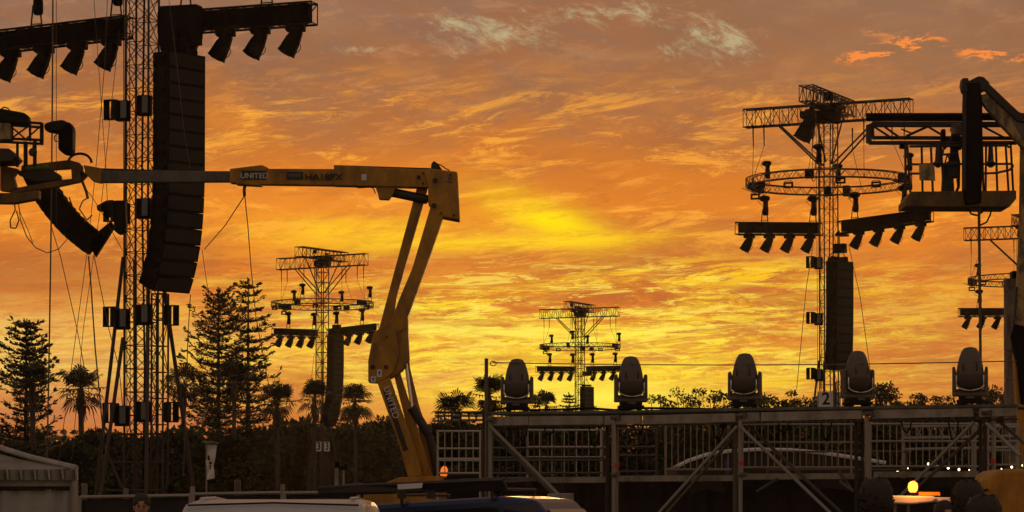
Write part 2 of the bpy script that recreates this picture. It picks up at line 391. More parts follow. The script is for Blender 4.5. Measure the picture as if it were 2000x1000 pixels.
# ---------------------------------------------------------------- delay towers
def truss(parent, name, a, b, w, h, bay, rc, rb, m, detail, up=Vector((0, 0, 1)), face=4):
    """box truss from a to b, w wide (across), h high (along up); detail: every tube an object of its own"""
    a = Vector(a); b = Vector(b); d = b - a; Ln = d.length; d.normalize(); side = d.cross(up).normalized()
    n = max(1, round(Ln / bay)); cr = [(side * w / 2 * i + up * h / 2 * j) for i, j in ((-1, -1), (1, -1), (1, 1), (-1, 1))]
    chords = [(a + c, b + c) for c in cr]; br = []; st = []
    for k in range(n + 1):
        p = a + d * Ln * k / n
        for q in range(4): st.append((p + cr[q], p + cr[(q + 1) % 4]))
        if k < n:
            p2 = a + d * Ln * (k + 1) / n
            for q in range(4):
                br.append((p + cr[q], p2 + cr[(q + 1) % 4]))
                if face == 8: br.append((p + cr[(q + 1) % 4], p2 + cr[q]))
                elif (k + q) % 2: br[-1] = (p + cr[(q + 1) % 4], p2 + cr[q])
    if detail:
        root = bpy.data.objects.new(name, None); COL.objects.link(root); root.parent = parent; root.empty_display_size = .1
        for x in chords: barobj('chord', m, root, *x, rc)
        for x in st: barobj('strut', m, root, *x, rb, 5)
        for x in br: barobj('brace', m, root, *x, rb, 5)
        return root
    o = MB()
    for x in chords: o.bar(*x, rc, 5)
    for x in st + br: o.bar(*x, rb, 4)
    return o.build(name, m, parent)
ORD = ['leftmost', 'second', 'third', 'fourth', 'fifth', 'sixth']
def cabinet_mesh():
    m = MB(); w, d, h = 1.32, .62, .41
    m.prism([(-w / 2, -d / 2, -h / 2 + .01), (w / 2, -d / 2, -h / 2 + .01), (w / 2 * .8, d / 2, -h / 2 + .06), (-w / 2 * .8, d / 2, -h / 2 + .06)], (0, 0, .01))
    m = MB()
    f = [(-w / 2, -d / 2), (w / 2, -d / 2), (w / 2 * .92, d / 2), (-w / 2 * .92, d / 2)]
    zz = [h / 2 - .001, h / 2 - .001, h / 2 + .004, h / 2 + .004]
    vs = [(x, y, -z) for (x, y), z in zip(f, zz)] + [(x, y, z) for (x, y), z in zip(f, zz)]
    m.addv(vs, [(3, 2, 1, 0), (4, 5, 6, 7), (0, 1, 5, 4), (1, 2, 6, 5), (2, 3, 7, 6), (3, 0, 4, 7)])
    m.box((w / 2 + .015, -.1, .03), (.06, .22, .13)).box((-w / 2 - .015, -.1, .03), (.06, .22, .13)).box((w / 2 + .01, .2, -.03), (.04, .08, .3)).box((-w / 2 - .01, .2, -.03), (.04, .08, .3))
    return m
def line_array(loc, yaw, n, tilts, label, name='line_array', sc=1.0):
    """hung column of loudspeaker cabinets; front faces -y before yaw; tilts in degrees for each cabinet"""
    t = thing(name, label, 'speaker array', loc, yaw, 'line arrays hung on the towers'); t.scale = (sc,) * 3
    p = Vector((0, 0, 0)); a = 0; first = None
    MB().box((0, 0, .12), (1.2, .12, .16)).box((0, .1, .12), (.14, 1.0, .14)).bar((-.4, .3, .2), (0, 0, .75), .02).bar((.4, .3, .2), (0, 0, .75), .02).bar((0, -.3, .2), (0, 0, .75), .02).build('rigging_frame', BLK, t)
    for k in range(n):
        a += R(tilts[k]); rot = Matrix.Rotation(a, 3, 'X')
        c = p + rot @ Vector((0, 0, -.205))
        if first is None:
            o = cabinet_mesh().build('cabinet', CAB, t, bevel=.008); gm = MB().box((0, -.318, 0), (1.22, .015, .33)).build('grille', GRL, o); first = o
        else:
            o = first.copy(); COL.objects.link(o); o.parent = t
            q = first.children[0].copy(); COL.objects.link(q); q.parent = o
        o.location = c; o.rotation_euler = (a, 0, 0)
        p = p + rot @ Vector((0, 0, -.41))
    return t
ring_cache = {}
def ring_truss(parent, rad, w, h, detail):
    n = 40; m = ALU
    for rr in (rad - w / 2, rad + w / 2):
        for z in (0, h):
            k = (rr, z)
            if k not in ring_cache:
                pts = [(rr * math.cos(2 * math.pi * i / 56), rr * math.sin(2 * math.pi * i / 56), z) for i in range(57)]
                ring_cache[k] = MB().tube(pts, .030, 5).build('chord', m, parent).data
            else:
                o = bpy.data.objects.new('chord', ring_cache[k]); COL.objects.link(o); o.parent = parent
    pr = lambda r_, i, z: Vector((r_ * math.cos(2 * math.pi * i / n), r_ * math.sin(2 * math.pi * i / n), z))
    segs = []
    for i in range(n):
        for rr in (rad - w / 2, rad + w / 2): segs += [(pr(rr, i, 0), pr(rr, i + .5, h)), (pr(rr, i + .5, h), pr(rr, i + 1, 0))]
        for z in (0, h): segs.append((pr(rad - w / 2, i, z), pr(rad + w / 2, i + .5, z)))
    if detail:
        for s in segs: barobj('brace', m, parent, *s, .016, 4)
    else:
        if 'b' not in ring_cache:
            o = MB()
            for s in segs: o.bar(*s, .018, 4)
            ring_cache['b'] = o.build('bracing', m, parent).data
        else:
            o = bpy.data.objects.new('bracing', ring_cache['b']); COL.objects.link(o); o.parent = parent
def tower(who, px, Y, yaw, detail, arr, strobes, sign=None, tilt=(0, 0), az=16.9):
    X = P(px, 985, Y).x; loc = Vector((X, Y, 0)); W_ = lambda v: loc + rotz(v, yaw)
    a = .80
    t = thing('delay_tower', 'tall lattice delay tower with cross beams, %s' % who, 'tower', loc, yaw, 'delay towers across the field')
    if detail:
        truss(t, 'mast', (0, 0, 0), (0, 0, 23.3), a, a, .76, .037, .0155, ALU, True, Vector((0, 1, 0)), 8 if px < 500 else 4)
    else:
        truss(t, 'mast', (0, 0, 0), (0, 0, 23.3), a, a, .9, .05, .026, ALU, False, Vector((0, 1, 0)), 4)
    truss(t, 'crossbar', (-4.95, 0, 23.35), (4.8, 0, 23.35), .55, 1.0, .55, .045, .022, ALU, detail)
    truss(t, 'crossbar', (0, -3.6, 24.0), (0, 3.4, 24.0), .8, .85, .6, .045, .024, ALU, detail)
    h = MB(); rnd = random.Random(len(who)); h.box((0, 0, 23.7), (1.35, 1.6, .22)).box((0, 0, 23.2), (1.1, 1.1, .5))
    for k in range(9): h.box((rnd.uniform(-.8, .6), rnd.uniform(-1.4, 1.2), rnd.uniform(22.9, 24.2)), (rnd.uniform(.2, .45),) * 2 + (rnd.uniform(.2, .5),))
    h.build('head_block', BLK, t)
    for sx_ in (-1, 1):
        for sy_ in (-1, 1): barobj('diagonal_strut', ALU, t, (sx_ * 2.9, sy_ * .27, 22.85), (sx_ * .44, sy_ * .44, 20.5), .05)
        barobj('diagonal_strut', ALU, t, (0, sx_ * 2.6, 23.6), (0, sx_ * .44, 20.6), .05)
    # fixture arms
    dzf = lambda x: -(x if x < 0 else 0) * 0 + (x * tilt[1] if x > 0 else -x * -tilt[0] * -1)
    dzf = lambda x: x * tilt[1] if x > 0 else -x * tilt[0]
    for (x0, x1) in ((-5.45, -.45), (.66, 5.95)):
        z0_, z1_ = az + dzf(x0), az + dzf(x1)
        ar = truss(t, 'arm', (x0, 0, z0_), (x1, 0, z1_), .5, .66, .6, .04, .02, BLK, detail)
        MB().prism([(x0 + .15, -.17, z0_ - .24), (x1 - .15, -.17, z1_ - .24), (x1 - .15, -.17, z1_ + .30), (x0 + .15, -.17, z0_ + .30)], (0, .34, 0)).build('cable_tray', BLK, t)
    # outriggers and base
    for (x0, y0, x1, y1, z) in ((-.44, -.44, -1.6, -.5, 9.6), (-.44, .44, -1.0, 1.8, 9.6), (.44, -.44, 1.0, -1.8, 9.6), (.44, .44, 1.7, 1.1, 9.6), (-.44, -.44, -.75, -2.0, 7.0)):
        barobj('outrigger', ALU, t, (x1, y1, 0), (x0, y0, z), .065)
    for z in (3.9, 3.0, 2.1): MB().bar((-1.25, -.46, z), (.95, -.46, z), .035).bar((-1.25, -.46, z), (-.44, .46, z), .03).build('base_strut', ALU, t)
    barobj('diagonal_strut', ALU, t, (-1.25, -.46, 3.9), (-.45, -.46, 2.2), .05)
    lad = truss(t, 'ladder_mast', (.74, -.2, 0), (.74, -.2, 8.4 if detail else 6), .4, .4, .8, .035, .016, ALU, False, Vector((0, 1, 0)), 4)
    MB().tube([(.05, 0, 0.2), (.1, .05, 6), (.0, 0, 12), (.12, 0, 23)], .035).build('cable_loom', BLK, t)
    for q in range(3): MB().tube([(-.5 - .12 * q, .3, 0.2), (-.62 - .1 * q, .3, 22.8)], .014).build('hoist_chain', BLK, t)
    MB().box((-.9, 0, .35), (1.2, 1.6, .7)).box((1.1, 0, .35), (1.2, 1.6, .7)).build('ballast_block', GRYB, t, bevel=.03)
    # ring with its chains
    r = thing('circular_truss', 'round lighting truss ring hung from the cross beams of %s' % who, 'truss', W_((0, 0, 19.3)), yaw, 'ring trusses round the towers')
    ring_truss(r, 4.4, .36, .42, detail)
    for (x, y) in ((-4.35, -.3), (-3.7, -.3), (4.3, .3), (3.6, .3), (.3, -3.2), (.3, 3.2), (-1.0, .2), (2.0, .2)):
        ang = math.atan2(y, x); rx = 4.4 * math.cos(ang); ry = 4.4 * math.sin(ang)
        if abs(x) < 2.5 and abs(y) < 1: rx, ry = x, y
        z1 = 3.6; MB().bar((x, y, z1), (x * .995, y, 2.4), .045, 5, .03).bar((x * .995, y, 2.4), (rx, ry, .42), .014, 4).build('chain_hoist', BLK, r)
    rb = random.Random(px); cb = MB()
    for ang in (176, 184, 170, 3, -6, 96, 110, -84):
        q = Vector((4.4 * math.cos(R(ang)), 4.4 * math.sin(R(ang)), .2)); cb.box(q, (rb.uniform(.25, .5), rb.uniform(.25, .5), rb.uniform(.3, .6)))
        cb.tube([q, q + Vector((.2, 0, -.45)), q + Vector((.6 * rb.choice((-1, 1)), 0, -.1))], .02)
    cb.build('cable_bundle', BLK, r, kind='stuff')
    # fixtures
    L1 = [-4.7, -3.5, -2.3, -1.1]; R1 = [1.75, 2.9, 4.1, 5.3]
    for side, xs in (('left', L1), ('right', R1)):
        for k, x in enumerate(xs):
            K_hang.put(W_((x, 0, az - .43 + dzf(x))), yaw + R(14), '%s of four moving lights hanging under the %s arm of %s' % (ORD[k], side, who), 'moving lights hanging under the tower arms', 1.17)
    for side, xs in (('left', (-3.8, -.95)), ('right', (1.5, 4.3))):
        for k, x in enumerate(xs):
            K_stand.put(W_((x, 0, az + .33 + dzf(x))), yaw, '%s upright spot light on top of the %s arm of %s' % (('left', 'right')[k], side, who), 'upright spot lights on the tower arms')
    for k, ang in enumerate((162, 103, -78, 18)):
        K_stand.put(W_((4.4 * math.cos(R(ang)), 4.4 * math.sin(R(ang)), 19.7)), yaw + R(15 * k), '%s upright spot light from the left on the ring of %s' % (('first', 'second', 'third', 'fourth')[k], who), 'upright spot lights on the ring trusses', .9)
    for k, ang in enumerate((178, -128, -100, -62, -35, 8)):
        K_blind.put(W_((4.4 * math.cos(R(ang)), 4.4 * math.sin(R(ang)), 19.3 if k % 2 else 19.15)), yaw, '%s open blinder light from the left under the ring of %s' % (('first', 'second', 'third', 'fourth', 'fifth', 'sixth')[k], who), 'blinder lights under the ring trusses', .9)
    for k, z in enumerate(strobes):
        lev = ('top', 'second', 'third', 'bottom')[k]
        K_so.put(W_((-.98, -.2, z)), yaw, 'open sided strobe light, far left of the %s row on %s' % (lev, who), 'strobe lights clamped round the masts')
        K_sf.put(W_((-.38, -.62, z - .12)), yaw, 'flat strobe light left of the mast, %s row of %s' % (lev, who), 'strobe lights clamped round the masts')
        if len(strobes) == 4:
            K_sf.put(W_((.42, -.72, z)), yaw, 'flat strobe light right of the mast, %s row of %s' % (lev, who), 'strobe lights clamped round the masts')
            if k > 1: K_so.put(W_((1.12, -.2, z)), yaw + R(180), 'open sided strobe light, far right of the %s row on %s' % (lev, who), 'strobe lights clamped round the masts')
    if arr:
        ax, z1, n, tl, ayaw = arr
        line_array(W_((ax, -.95, z1)), ayaw, n, tl, 'black loudspeaker column hanging on the right of %s' % who, 'line_array', 1.22)
        MB().box((ax, -.5, 16.5), (.5, 1.0, .1)).box((ax - .1, -.6, (z1 + .9 + (17 if sign is None else z1 + .6)) / 2), (1.3, .5, 1.25) if px < 500 else (1.0, .4, .5) if sign is None else (.7, .4, .5)).bar((ax, -.95, z1 + .7), (ax, -.95, 16.7), .03).bar((ax, .25, 16.55), (ax, -1.3, 16.55), .07).build('array_bracket', BLK, t)
    if sign:
        txt, z = sign
        for k, (p_, rz) in enumerate((((0, -.52, z), 0), ((.52, 0, z), R(90)), ((-.52, 0, z), R(-90)))):
            s = thing('number_sign', 'white panel numbered %s, %s of the mast on %s' % (txt, ('front', 'right side', 'left side')[k], who), 'sign', W_(p_), yaw + rz, 'number panels on the masts')
            MB().box((0, 0, 0), (.84, .03, .84)).build('panel', WHT, s)
            text(txt, .95, BLK, s, (0, -.018, 0), (R(90), 0, 0), bold=.02)
    return t
TA = 'the tallest tower'; TR = 'the large right tower'; TL = 'the tower behind the boom'; TC = 'the tiny far tower'; TE = 'the right edge tower'
YW = R(-12)
JA = [0] * 7 + [.8, 1.2, 1.8, 2.5, 3.2, 4, 5, 5.5]
J = [0] * 5 + [.6, .8, 1, 1.2, 1.6, 2, 2.4, 3, 3.5, 4, 4.5]
tower(TA, 275, 89.0, R(-17), True, (1.70, 15.95, 15, JA, R(50)), [14.4, 11.1, 7.7, 4.6], None, (-.055, .015), 17.12)
tower(TR, 1620, 153.0, R(-26), True, (.95, 15.0, 12, J[:6] + [.3] * 3 + [.6, 1, 1.4, 2], R(48)), [15.1, 12.0, 8.9], ('2', 7.45), (.05, .085))
tower(TL, 629, 247.0, R(-32), False, (2.1, 16.6, 16, J, R(58)), [12.4], ('3', 6.8), (.06, .06))
tower(TC, 1133, 313.0, R(-25), False, (1.25, 14.9, 12, J, R(48)), [11.9], None, (.03, .0))
tower(TE, 2006, 220.0, R(-22), False, (1.2, 15.2, 13, J, R(48)), [12.0], None, (.03, .0))

K_hang.put(P(1582, 226, 152.4), R(-20), 'large moving light hanging left of the hub on top of the large right tower', 'hub lights', 1.9)
# curved array on the far left, tilted by its pull-back bar
pts = [(66, 345), (86, 386), (104, 412), (122, 434), (141, 454), (160, 470), (178, 484)]
cv = thing('line_array', 'curved loudspeaker column bending down behind the basket at the far left', 'speaker array', P(75, 345, 81.0), 0, 'line arrays hung on the towers')
fst = None
W3 = [P(x + 6, y - 8, 81.0) for x, y in pts]
arc = []
for k in range(len(W3) - 1):
    for s in (0, .5): arc.append(W3[k].lerp(W3[k + 1], s))
arc.append(W3[-1])
for k in range(len(arc) - 1):
    c = (arc[k] + arc[k + 1]) / 2; d = arc[k + 1] - arc[k]; ang = math.atan2(d.x, -d.z)
    if fst is None:
        fst = MB().box((0, 0, 0), (.70, 1.2, 1.0)).box((.35, 0, 0), (.06, 1.0, .3)).build('cabinet', CAB, cv); o = fst
        MB().box((-.36, 0, 0), (.02, 1.1, .84)).build('grille', GRL, fst)
    else:
        o = fst.copy(); COL.objects.link(o); o.parent = cv; q = fst.children[0].copy(); COL.objects.link(q); q.parent = o
    o.location = c - cv.location; o.rotation_euler = (0, -ang, 0); o.scale = (1, 1, d.length * .99)
m = MB()
for a_, b_ in (((178, 492), (216, 440)), ): m.prism([P(170, 470, 81), P(186, 501, 81), P(223, 442, 81), P(216, 432, 81)], (0, .3, 0))
m.build('pullback_bar', BLK, cv, world=True)
MB().bar(P(100, 380, 81), P(150, 440, 81), .03).bar(P(118, 380, 81), P(155, 455, 81), .02).bar(P(135, 385, 81), P(160, 455, 81), .02).build('rigging_bar', BLK, cv, world=True)
# sideways moving light beside the mast
sl = thing('moving_light', 'moving light turned sideways by the mast of %s below the boom' % TA, 'stage light', P(235, 420, 86.8), 0)
MB().prism([P(188, 402, 86.8), P(208, 391, 86.8), P(222, 390, 86.8), P(222, 414, 86.8), P(190, 411, 86.8)], (0, .4, 0)).build('head', BLK, sl, world=True, bevel=.03)
MB().prism([P(213, 392, 86.8), P(222, 392, 86.8), P(222, 425, 86.8), P(214, 425, 86.8)], (0, -.05, 0)).build('yoke', RUB, sl, world=True)
MB().prism([P(222, 391, 86.8), P(244, 391, 86.8), P(246, 452, 86.8), P(232, 458, 86.8), P(222, 450, 86.8)], (0, .45, 0)).build('base', BLK, sl, world=True, bevel=.05)

# guy ropes and hanging lines round the nearest tower
def rope(name, pts, Y, r, m, label, Y2=None, sag=0, grp='guy ropes and lines round the nearest tower'):
    w = []
    for k, (x, y) in enumerate(pts):
        w.append(P(x, y, Y + ((Y2 - Y) * k / (len(pts) - 1) if Y2 else 0)))
    if sag:
        q = []
        for a, b in zip(w[:-1], w[1:]):
            for i in range(8): s = i / 8; q.append(a.lerp(b, s) + Vector((0, 0, -sag * 4 * s * (1 - s))))
        w = q + [w[-1]]
    o = MB().tube([p - w[0] for p in w], r, 5).build(name, m); o.location = w[0]
    tag(o, label, 'rope', grp); return o
rope('rope', [(103.5, -20), (102, 240), (100, 440), (97, 640), (92, 905)], 78.75, .024, ROPE, 'thick dark line dropping vertically left of the palm')
rope('rope', [(110, -20), (110, 440)], 78.75, .010, ROPE, 'thin line beside the thick one above the basket')
rope('rope', [(183, -10), (192, 120), (207, 330), (210, 400)], 83.25, .010, ROPE, 'thin line crossing left of the mast above the boom')
rope('rope', [(210, -10), (205, 120), (190, 300), (172, 480), (115, 900)], 83.25, .011, ROPE, 'long slanted thin line running down to the left palm')
rope('rope', [(233, 60), (215, 230), (200, 380), (163, 640), (140, 900)], 83.25, .010, ROPE, 'slanted line passing the open strobe light')
rope('rope', [(101, 445), (118, 500), (150, 640), (192, 860)], 78.75, .012, ROPE, 'line slanting right below the curved loudspeaker column')
rope('rope', [(173, 500), (178, 560), (186, 680), (203, 860)], 78.75, .022, ROPE, 'thick line below the tip of the curved loudspeaker column')
rope('rope', [(184, 500), (212, 640), (233, 720), (240, 800)], 78.75, .013, ROPE, 'line from the curved column tip towards the mast base')
rope('rope', [(372, 575), (367, 660), (361, 860), (358, 930)], 85.5, .015, ROPE, 'line hanging from the foot of the long loudspeaker column')
rope('rope', [(395, 488), (402, 540), (412, 600)], 85.5, .010, ROPE, 'short line right of the long loudspeaker column')
rope('rope', [(330, 0), (345, 120), (360, 260), (372, 330)], 84.375, .009, WIRE, 'thin line in front of the long loudspeaker column')
rope('rope', [(170, 372), (180, 385), (196, 410), (215, 445), (240, 490)], 81, .011, ROPE, 'line from the spreader loop down to the mast')
rope('rope', [(1588, 480), (1575, 560), (1556, 760)], 148.5, .018, WIRE, 'guy wire left of the large tower', None, 0, 'guy wires of the large tower')
rope('rope', [(1658, 480), (1680, 580), (1702, 740)], 148.5, .018, WIRE, 'guy wire right of the large tower', None, 0, 'guy wires of the large tower')
rope('rope', [(614, 690), (606, 760), (595, 830)], 243, .02, WIRE, 'guy wire left of the tower behind the boom arm', None, 0, 'guy wires of the middle tower')
rope('rope', [(1912, 403), (1914, 600), (1916, 800), (1917, 900)], 67, .036, ROPE, 'dark tag line hanging straight down from the right basket', None, 0, 'lines hanging from the right basket')
rope('rope', [(1889, 403), (1897, 418), (1909, 421), (1919, 414), (1922, 404)], 67, .024, RUB, 'looped hose under the right basket', None, 0, 'lines hanging from the right basket')
rope('rope', [(1937, 404), (1934, 420), (1927, 434), (1914, 440)], 67, .022, RUB, 'second hose loop hanging right of the tag line', None, 0, 'lines hanging from the right basket')

# ---------------------------------------------------------------- left boom lift
YA = 56.0
la = thing('boom_lift', 'yellow articulated boom lift with its long boom stretched left across the sky', 'boom lift', (P(800, 985, YA).x, YA, 0))
def pxp(name, pts, Y, dep, m, parent, bevel=.015):
    o = MB().prism([P(x, y, Y - dep / 2) for x, y in pts], (0, dep, 0)).build(name, m, parent, world=True, bevel=bevel); return o
A = lambda name, pts, dep, m, dY=0, bevel=.015: pxp(name, pts, YA + dY, dep, m, la, bevel)
A('boom_section', [(652, 323), (842, 331), (842, 366), (652, 362)], .34, YEL)
A('top_cover', [(652, 322), (840, 328), (850, 334), (842, 336), (652, 328)], .26, DKM, 0)
A('boom_section', [(449, 329), (660, 330), (660, 362), (500, 360), (449, 357)], .28, YEL)
A('boom_collar', [(452, 329), (512, 322), (524, 328), (524, 334), (452, 334)], .3, YEL)
A('boom_collar', [(452, 352), (505, 358), (512, 363), (462, 360)], .3, YEL)
A('boom_extension', [(188, 333), (450, 334), (450, 355), (190, 356)], .2, GRYB)
A('cable_track', [(188, 328), (330, 332), (330, 334.5), (200, 333)], .05, DKM)
A('boom_head', [(163, 322), (197, 328), (197, 357), (180, 353), (166, 338)], .26, YEL)
A('end_housing', [(840, 329), (893, 335), (898, 430), (850, 421), (836, 396), (836, 366), (830, 340)], .55, YEL, 0, .03)
A('top_valve', [(841, 330), (843, 318), (848, 314), (856, 320), (864, 332)], .12, DKM)
MB().tube([P(x, y, YA - .1) for x, y in ((853, 320), (862, 323), (870, 329), (878, 333))], .012).build('hose', RUB, la, world=True)
A('cylinder_bracket', [(732, 362), (774, 364), (768, 378), (760, 390), (740, 389), (738, 378)], .2, YEL, -.02)
MB().bar(P(758, 374, YA), P(835, 390, YA), .095, 12).bar(P(835, 390, YA), P(872, 399, YA), .06, 12).build('lift_cylinder', DKM, la, world=True)
MB().tube([P(x, y, YA - .1) for x, y in ((692, 363), (700, 367), (714, 366), (724, 363), (731, 371), (733, 378))], .012).build('hose', RUB, la, world=True)
A('riser_arm', [(814, 367), (835, 368), (790, 524), (774, 582), (766, 655), (738, 650), (770, 530)], .2, YEL, .14)
A('riser_arm', [(843, 396), (873, 402), (831, 524), (796, 620), (797, 640), (752, 660), (778, 588), (805, 524)], .3, YEL, -.12)
A('knee_housing', [(743, 640), (780, 612), (797, 620), (797, 650), (800, 700), (787, 722), (775, 732), (745, 748), (719, 747), (719, 705), (729, 650)], .46, YEL, 0, .03)
A('knee_side_plate', [(750, 668), (772, 640), (780, 690), (768, 728), (742, 745), (722, 744), (722, 705), (732, 668)], .04, YEL, -.27, .01)
A('lower_arm', [(735, 742), (762, 738), (812, 880), (826, 932), (796, 930), (780, 870)], .16, YEL, -.2)
A('lower_arm', [(768, 728), (780, 722), (846, 932), (820, 934)], .16, YEL, .02)
A('lower_arm', [(795, 640), (801, 720), (818, 790), (863, 925), (842, 928), (806, 790), (790, 715)], .18, YEL, .18)
A('label_strip', [(748, 762), (757, 762), (797, 878), (788, 882)], .012, DKM, -.29, 0)
text('UNITED', .19, WHT, la, P(764, 786, YA - .30) - la.location, (R(90), R(72), 0), ext=.002)
A('lower_wedge', [(786, 884), (812, 878), (824, 930), (798, 932)], .2, YEL, -.24)
MB().bar(P(786, 660, YA - .05), P(805, 798, YA - .05), .035, 10).build('cylinder_rod', CHR, la, world=True)
MB().bar(P(804, 796, YA - .05), P(838, 850, YA - .05), .10, 12, .09).bar(P(838, 850, YA - .05), P(856, 928, YA - .05), .08, 12).build('cylinder_barrel', DKM, la, world=True)
for (x, y, w, h) in ((741, 729, 10, 15), (729, 741, 10, 12)): A('warning_label', [(x - w / 2, y - h / 2), (x + w / 2, y - h / 2), (x + w / 2, y + h / 2), (x - w / 2, y + h / 2)], .01, WHT, -.30, 0); A('label_mark', [(x - w / 5, y - h / 4), (x + w / 5, y - h / 4), (x, y + h / 3)], .012, DKM, -.306, 0)
for (x, y, dy, r_) in ((850, 352, -.30, .05), (848, 402, -.30, .055), (728, 717, -.29, .05), (754, 717, -.29, .045), (818, 346, -.2, .04)):
    c = P(x, y, YA + dy); MB().bar(c + Vector((0, -.02, 0)), c + Vector((0, .05, 0)), r_, 12).build('pivot_pin', DKM, la, world=True)
A('decal_panel', [(472, 334), (520, 334), (520, 351), (472, 351)], .01, DKM, -.147, 0)
A('decal_panel', [(560, 335.5), (592, 335.5), (592, 351), (560, 351)], .01, DKM, -.147, 0)
A('decal_lines', [(563, 339), (588, 339), (588, 345), (563, 345)], .01, GRYB, -.152, 0)
DEC = mat('pale_lettering', (.45, .44, .42), .6); BRN = mat('brown_lettering', (.035, .015, .006), .6)
text('UNITED', .15, DEC, la, P(497, 343.5, YA - .155) - la.location, (R(90), R(0), 0), ext=.002, sx=1.05, bold=.004)
text('HA18PX', .17, BRN, la, P(632, 346, YA - .185) - la.location, (R(90), R(0), 0), ext=.004, sx=1.25, bold=.006)
for k in range(4): MB().tube([P(x + k * 2.2, y, YA - .22) for x, y in ((848, 402), (838, 430), (812, 515), (790, 585), (768, 640), (756, 668))], .013, 5).build('hydraulic_hose', RUB, la, world=True)
for x0, y0, x1, y1 in ((670, 324, 670, 362), (700, 325, 700, 363), (812, 330, 812, 365)): A('weld_strap', [(x0 - 1.2, y0), (x0 + 1.2, y0), (x1 + 1.2, y1), (x1 - 1.2, y1)], .37, YEL, 0, .003)
for (x, y) in ((826, 338), (826, 358), (880, 342), (886, 420), (862, 416), (740, 690), (785, 640), (792, 655), (760, 728)): c = P(x, y, YA - .32 if x > 830 else YA - .2); MB().bar(c + Vector((0, -.02, 0)), c + Vector((0, .06, 0)), .022, 6).build('bolt', DKM, la, world=True)
A('warning_label', [(868, 345), (884, 347), (884, 357), (868, 355)], .008, YEL2, -.285, 0); A('warning_label', [(706, 340), (716, 340), (716, 352), (706, 352)], .008, WHT, -.18, 0)
# turret and chassis
A('turret_top', [(750, 944), (780, 932), (868, 929), (868, 944)], 1.3, YEL, .3)
A('turret_body', [(712, 946), (870, 944), (880, 1075), (700, 1075)], 1.9, YEL, .3)
A('engine_cover', [(862, 944), (872, 928), (930, 926), (945, 934), (948, 1060), (862, 1060)], 1.6, RUB, .3)
A('chassis', [(690, 1085), (960, 1085), (960, 1112), (690, 1112)], 1.5, DKM, .3)
for x in (720, 930):
    for dy in (-.75, 1.25): c = P(x, 1105, YA + dy); MB().bar((c.x, c.y - .16, .42), (c.x, c.y + .16, .42), .42, 18).build('wheel', TYRE, la, world=True)
OR = mat('orange_lens', (.9, .22, .02), .25, 0, .05, 3, 0, ((1, .2, .02), .8))
b = P(866, 922, YA - .6); MB().lathe([(.06, 0), (.075, .04), (.07, .14), (.03, .2)], 12, Matrix.Rotation(R(8), 3, 'Y'), b - Vector((0, 0, .08))).build('beacon', OR, la, world=True, smooth=True)
# jib and basket at the left end
A('jib_upper_arm', [(42, 323), (135, 312), (156, 318), (156, 328), (60, 335), (40, 338)], .16, YELD)
GRN = mat('green_patch', (.16, .30, .03), .6)
A('green_sleeve', [(50, 325), (95, 319.5), (94, 327), (50, 331)], .19, GRN)
A('jib_link', [(138, 318), (160, 322), (163, 350), (150, 357), (140, 350)], .2, YELD)
A('jib_lower_arm', [(20, 369), (110, 352), (158, 347), (158, 355), (112, 365), (40, 375), (20, 378)], .16, YELD)
A('jib_cylinder', [(32, 334), (100, 330), (118, 342), (120, 350), (98, 354), (66, 354), (50, 346), (36, 342)], .2, DKM)
A('jib_end_plate', [(0, 322), (36, 330), (26, 345), (32, 366), (18, 374), (0, 372)], .24, YELD)
A('support_beam', [(-60, 378), (40, 376), (76, 371), (75, 388), (25, 397), (-60, 396)], .3, YELD, -.2)
A('hose_clamp', [(158, 330), (170, 342), (160, 352), (155, 340)], .2, DKM)
MB().tube([P(133 + 20 * (1 - math.cos(t)) * 1.15, 318 - 18 * math.sin(t), YA) for t in [math.pi * i / 12 for i in range(13)]], .028).build('hose', RUB, la, world=True)
bk = MB()
for y in (236, 244): bk.bar(P(-40, y - 4, YA - .5), P(82, y + 5, YA - .5), .03)
for y in (272, 279): bk.bar(P(-40, y - 4, YA - .5), P(85, y + 2, YA - .5), .03)
for x in (24, 59): bk.bar(P(x, 240, YA - .5), P(x, 276, YA - .5), .03)
bk.bar(P(82, 240, YA - .5), P(82, 278, YA - .5), .045)
for a_, b_ in (((20, 272), (56, 246)), ((50, 272), (80, 246)), ((20, 246), (50, 272))): bk.bar(P(*a_, YA - .5), P(*b_, YA - .5), .018)
bk.build('platform_rails', DKM, la, world=True)
for x, w in ((34, .03), (50, .045), (68, .04)): barobj('platform_post', DKM, la, P(x, 276, YA - .5) - la.location, P(x, 328 - x * .05, YA - .4) - la.location, w)
A('control_box', [(-30, 240), (19, 240), (20, 272), (-30, 272)], .4, YEL2, -.5)
A('canopy_bundle', [(-30, 208), (5, 212), (48, 220), (57, 228), (54, 242), (40, 243), (-30, 234)], .3, RUB, -.5, .04)
A('platform_floor', [(-60, 286), (18, 290), (32, 305), (22, 315), (-60, 318)], .8, DKM, -.3)
MB().tube([P(x, y, YA - .5) for x, y in ((0, 215), (8, 209), (16, 212), (20, 217))], .014).build('hose', RUB, la, world=True)
wk = thing('moving_light', 'moving light hanging off the end of the short truss at the far left', 'stage light', P(110, 250, YA - .6), 0)
MB().prism([P(x, y, YA - .75) for x, y in ((85, 241), (100, 236), (122, 233), (132, 238), (134, 258), (108, 258), (86, 254))], (0, .4, 0)).build('base', RUB, wk, world=True, bevel=.05)
MB().prism([P(x, y, YA - .78) for x, y in ((113, 252), (130, 236), (137, 240), (142, 248), (141, 294), (134, 300), (122, 299), (113, 291), (113, 285))], (0, .45, 0)).build('head', BLK, wk, world=True, bevel=.06)
MB().tube([P(x, y, YA - .8) for x, y in ((111, 262), (106, 268), (108, 276), (113, 276))], .012).build('cable', RUB, wk, world=True)
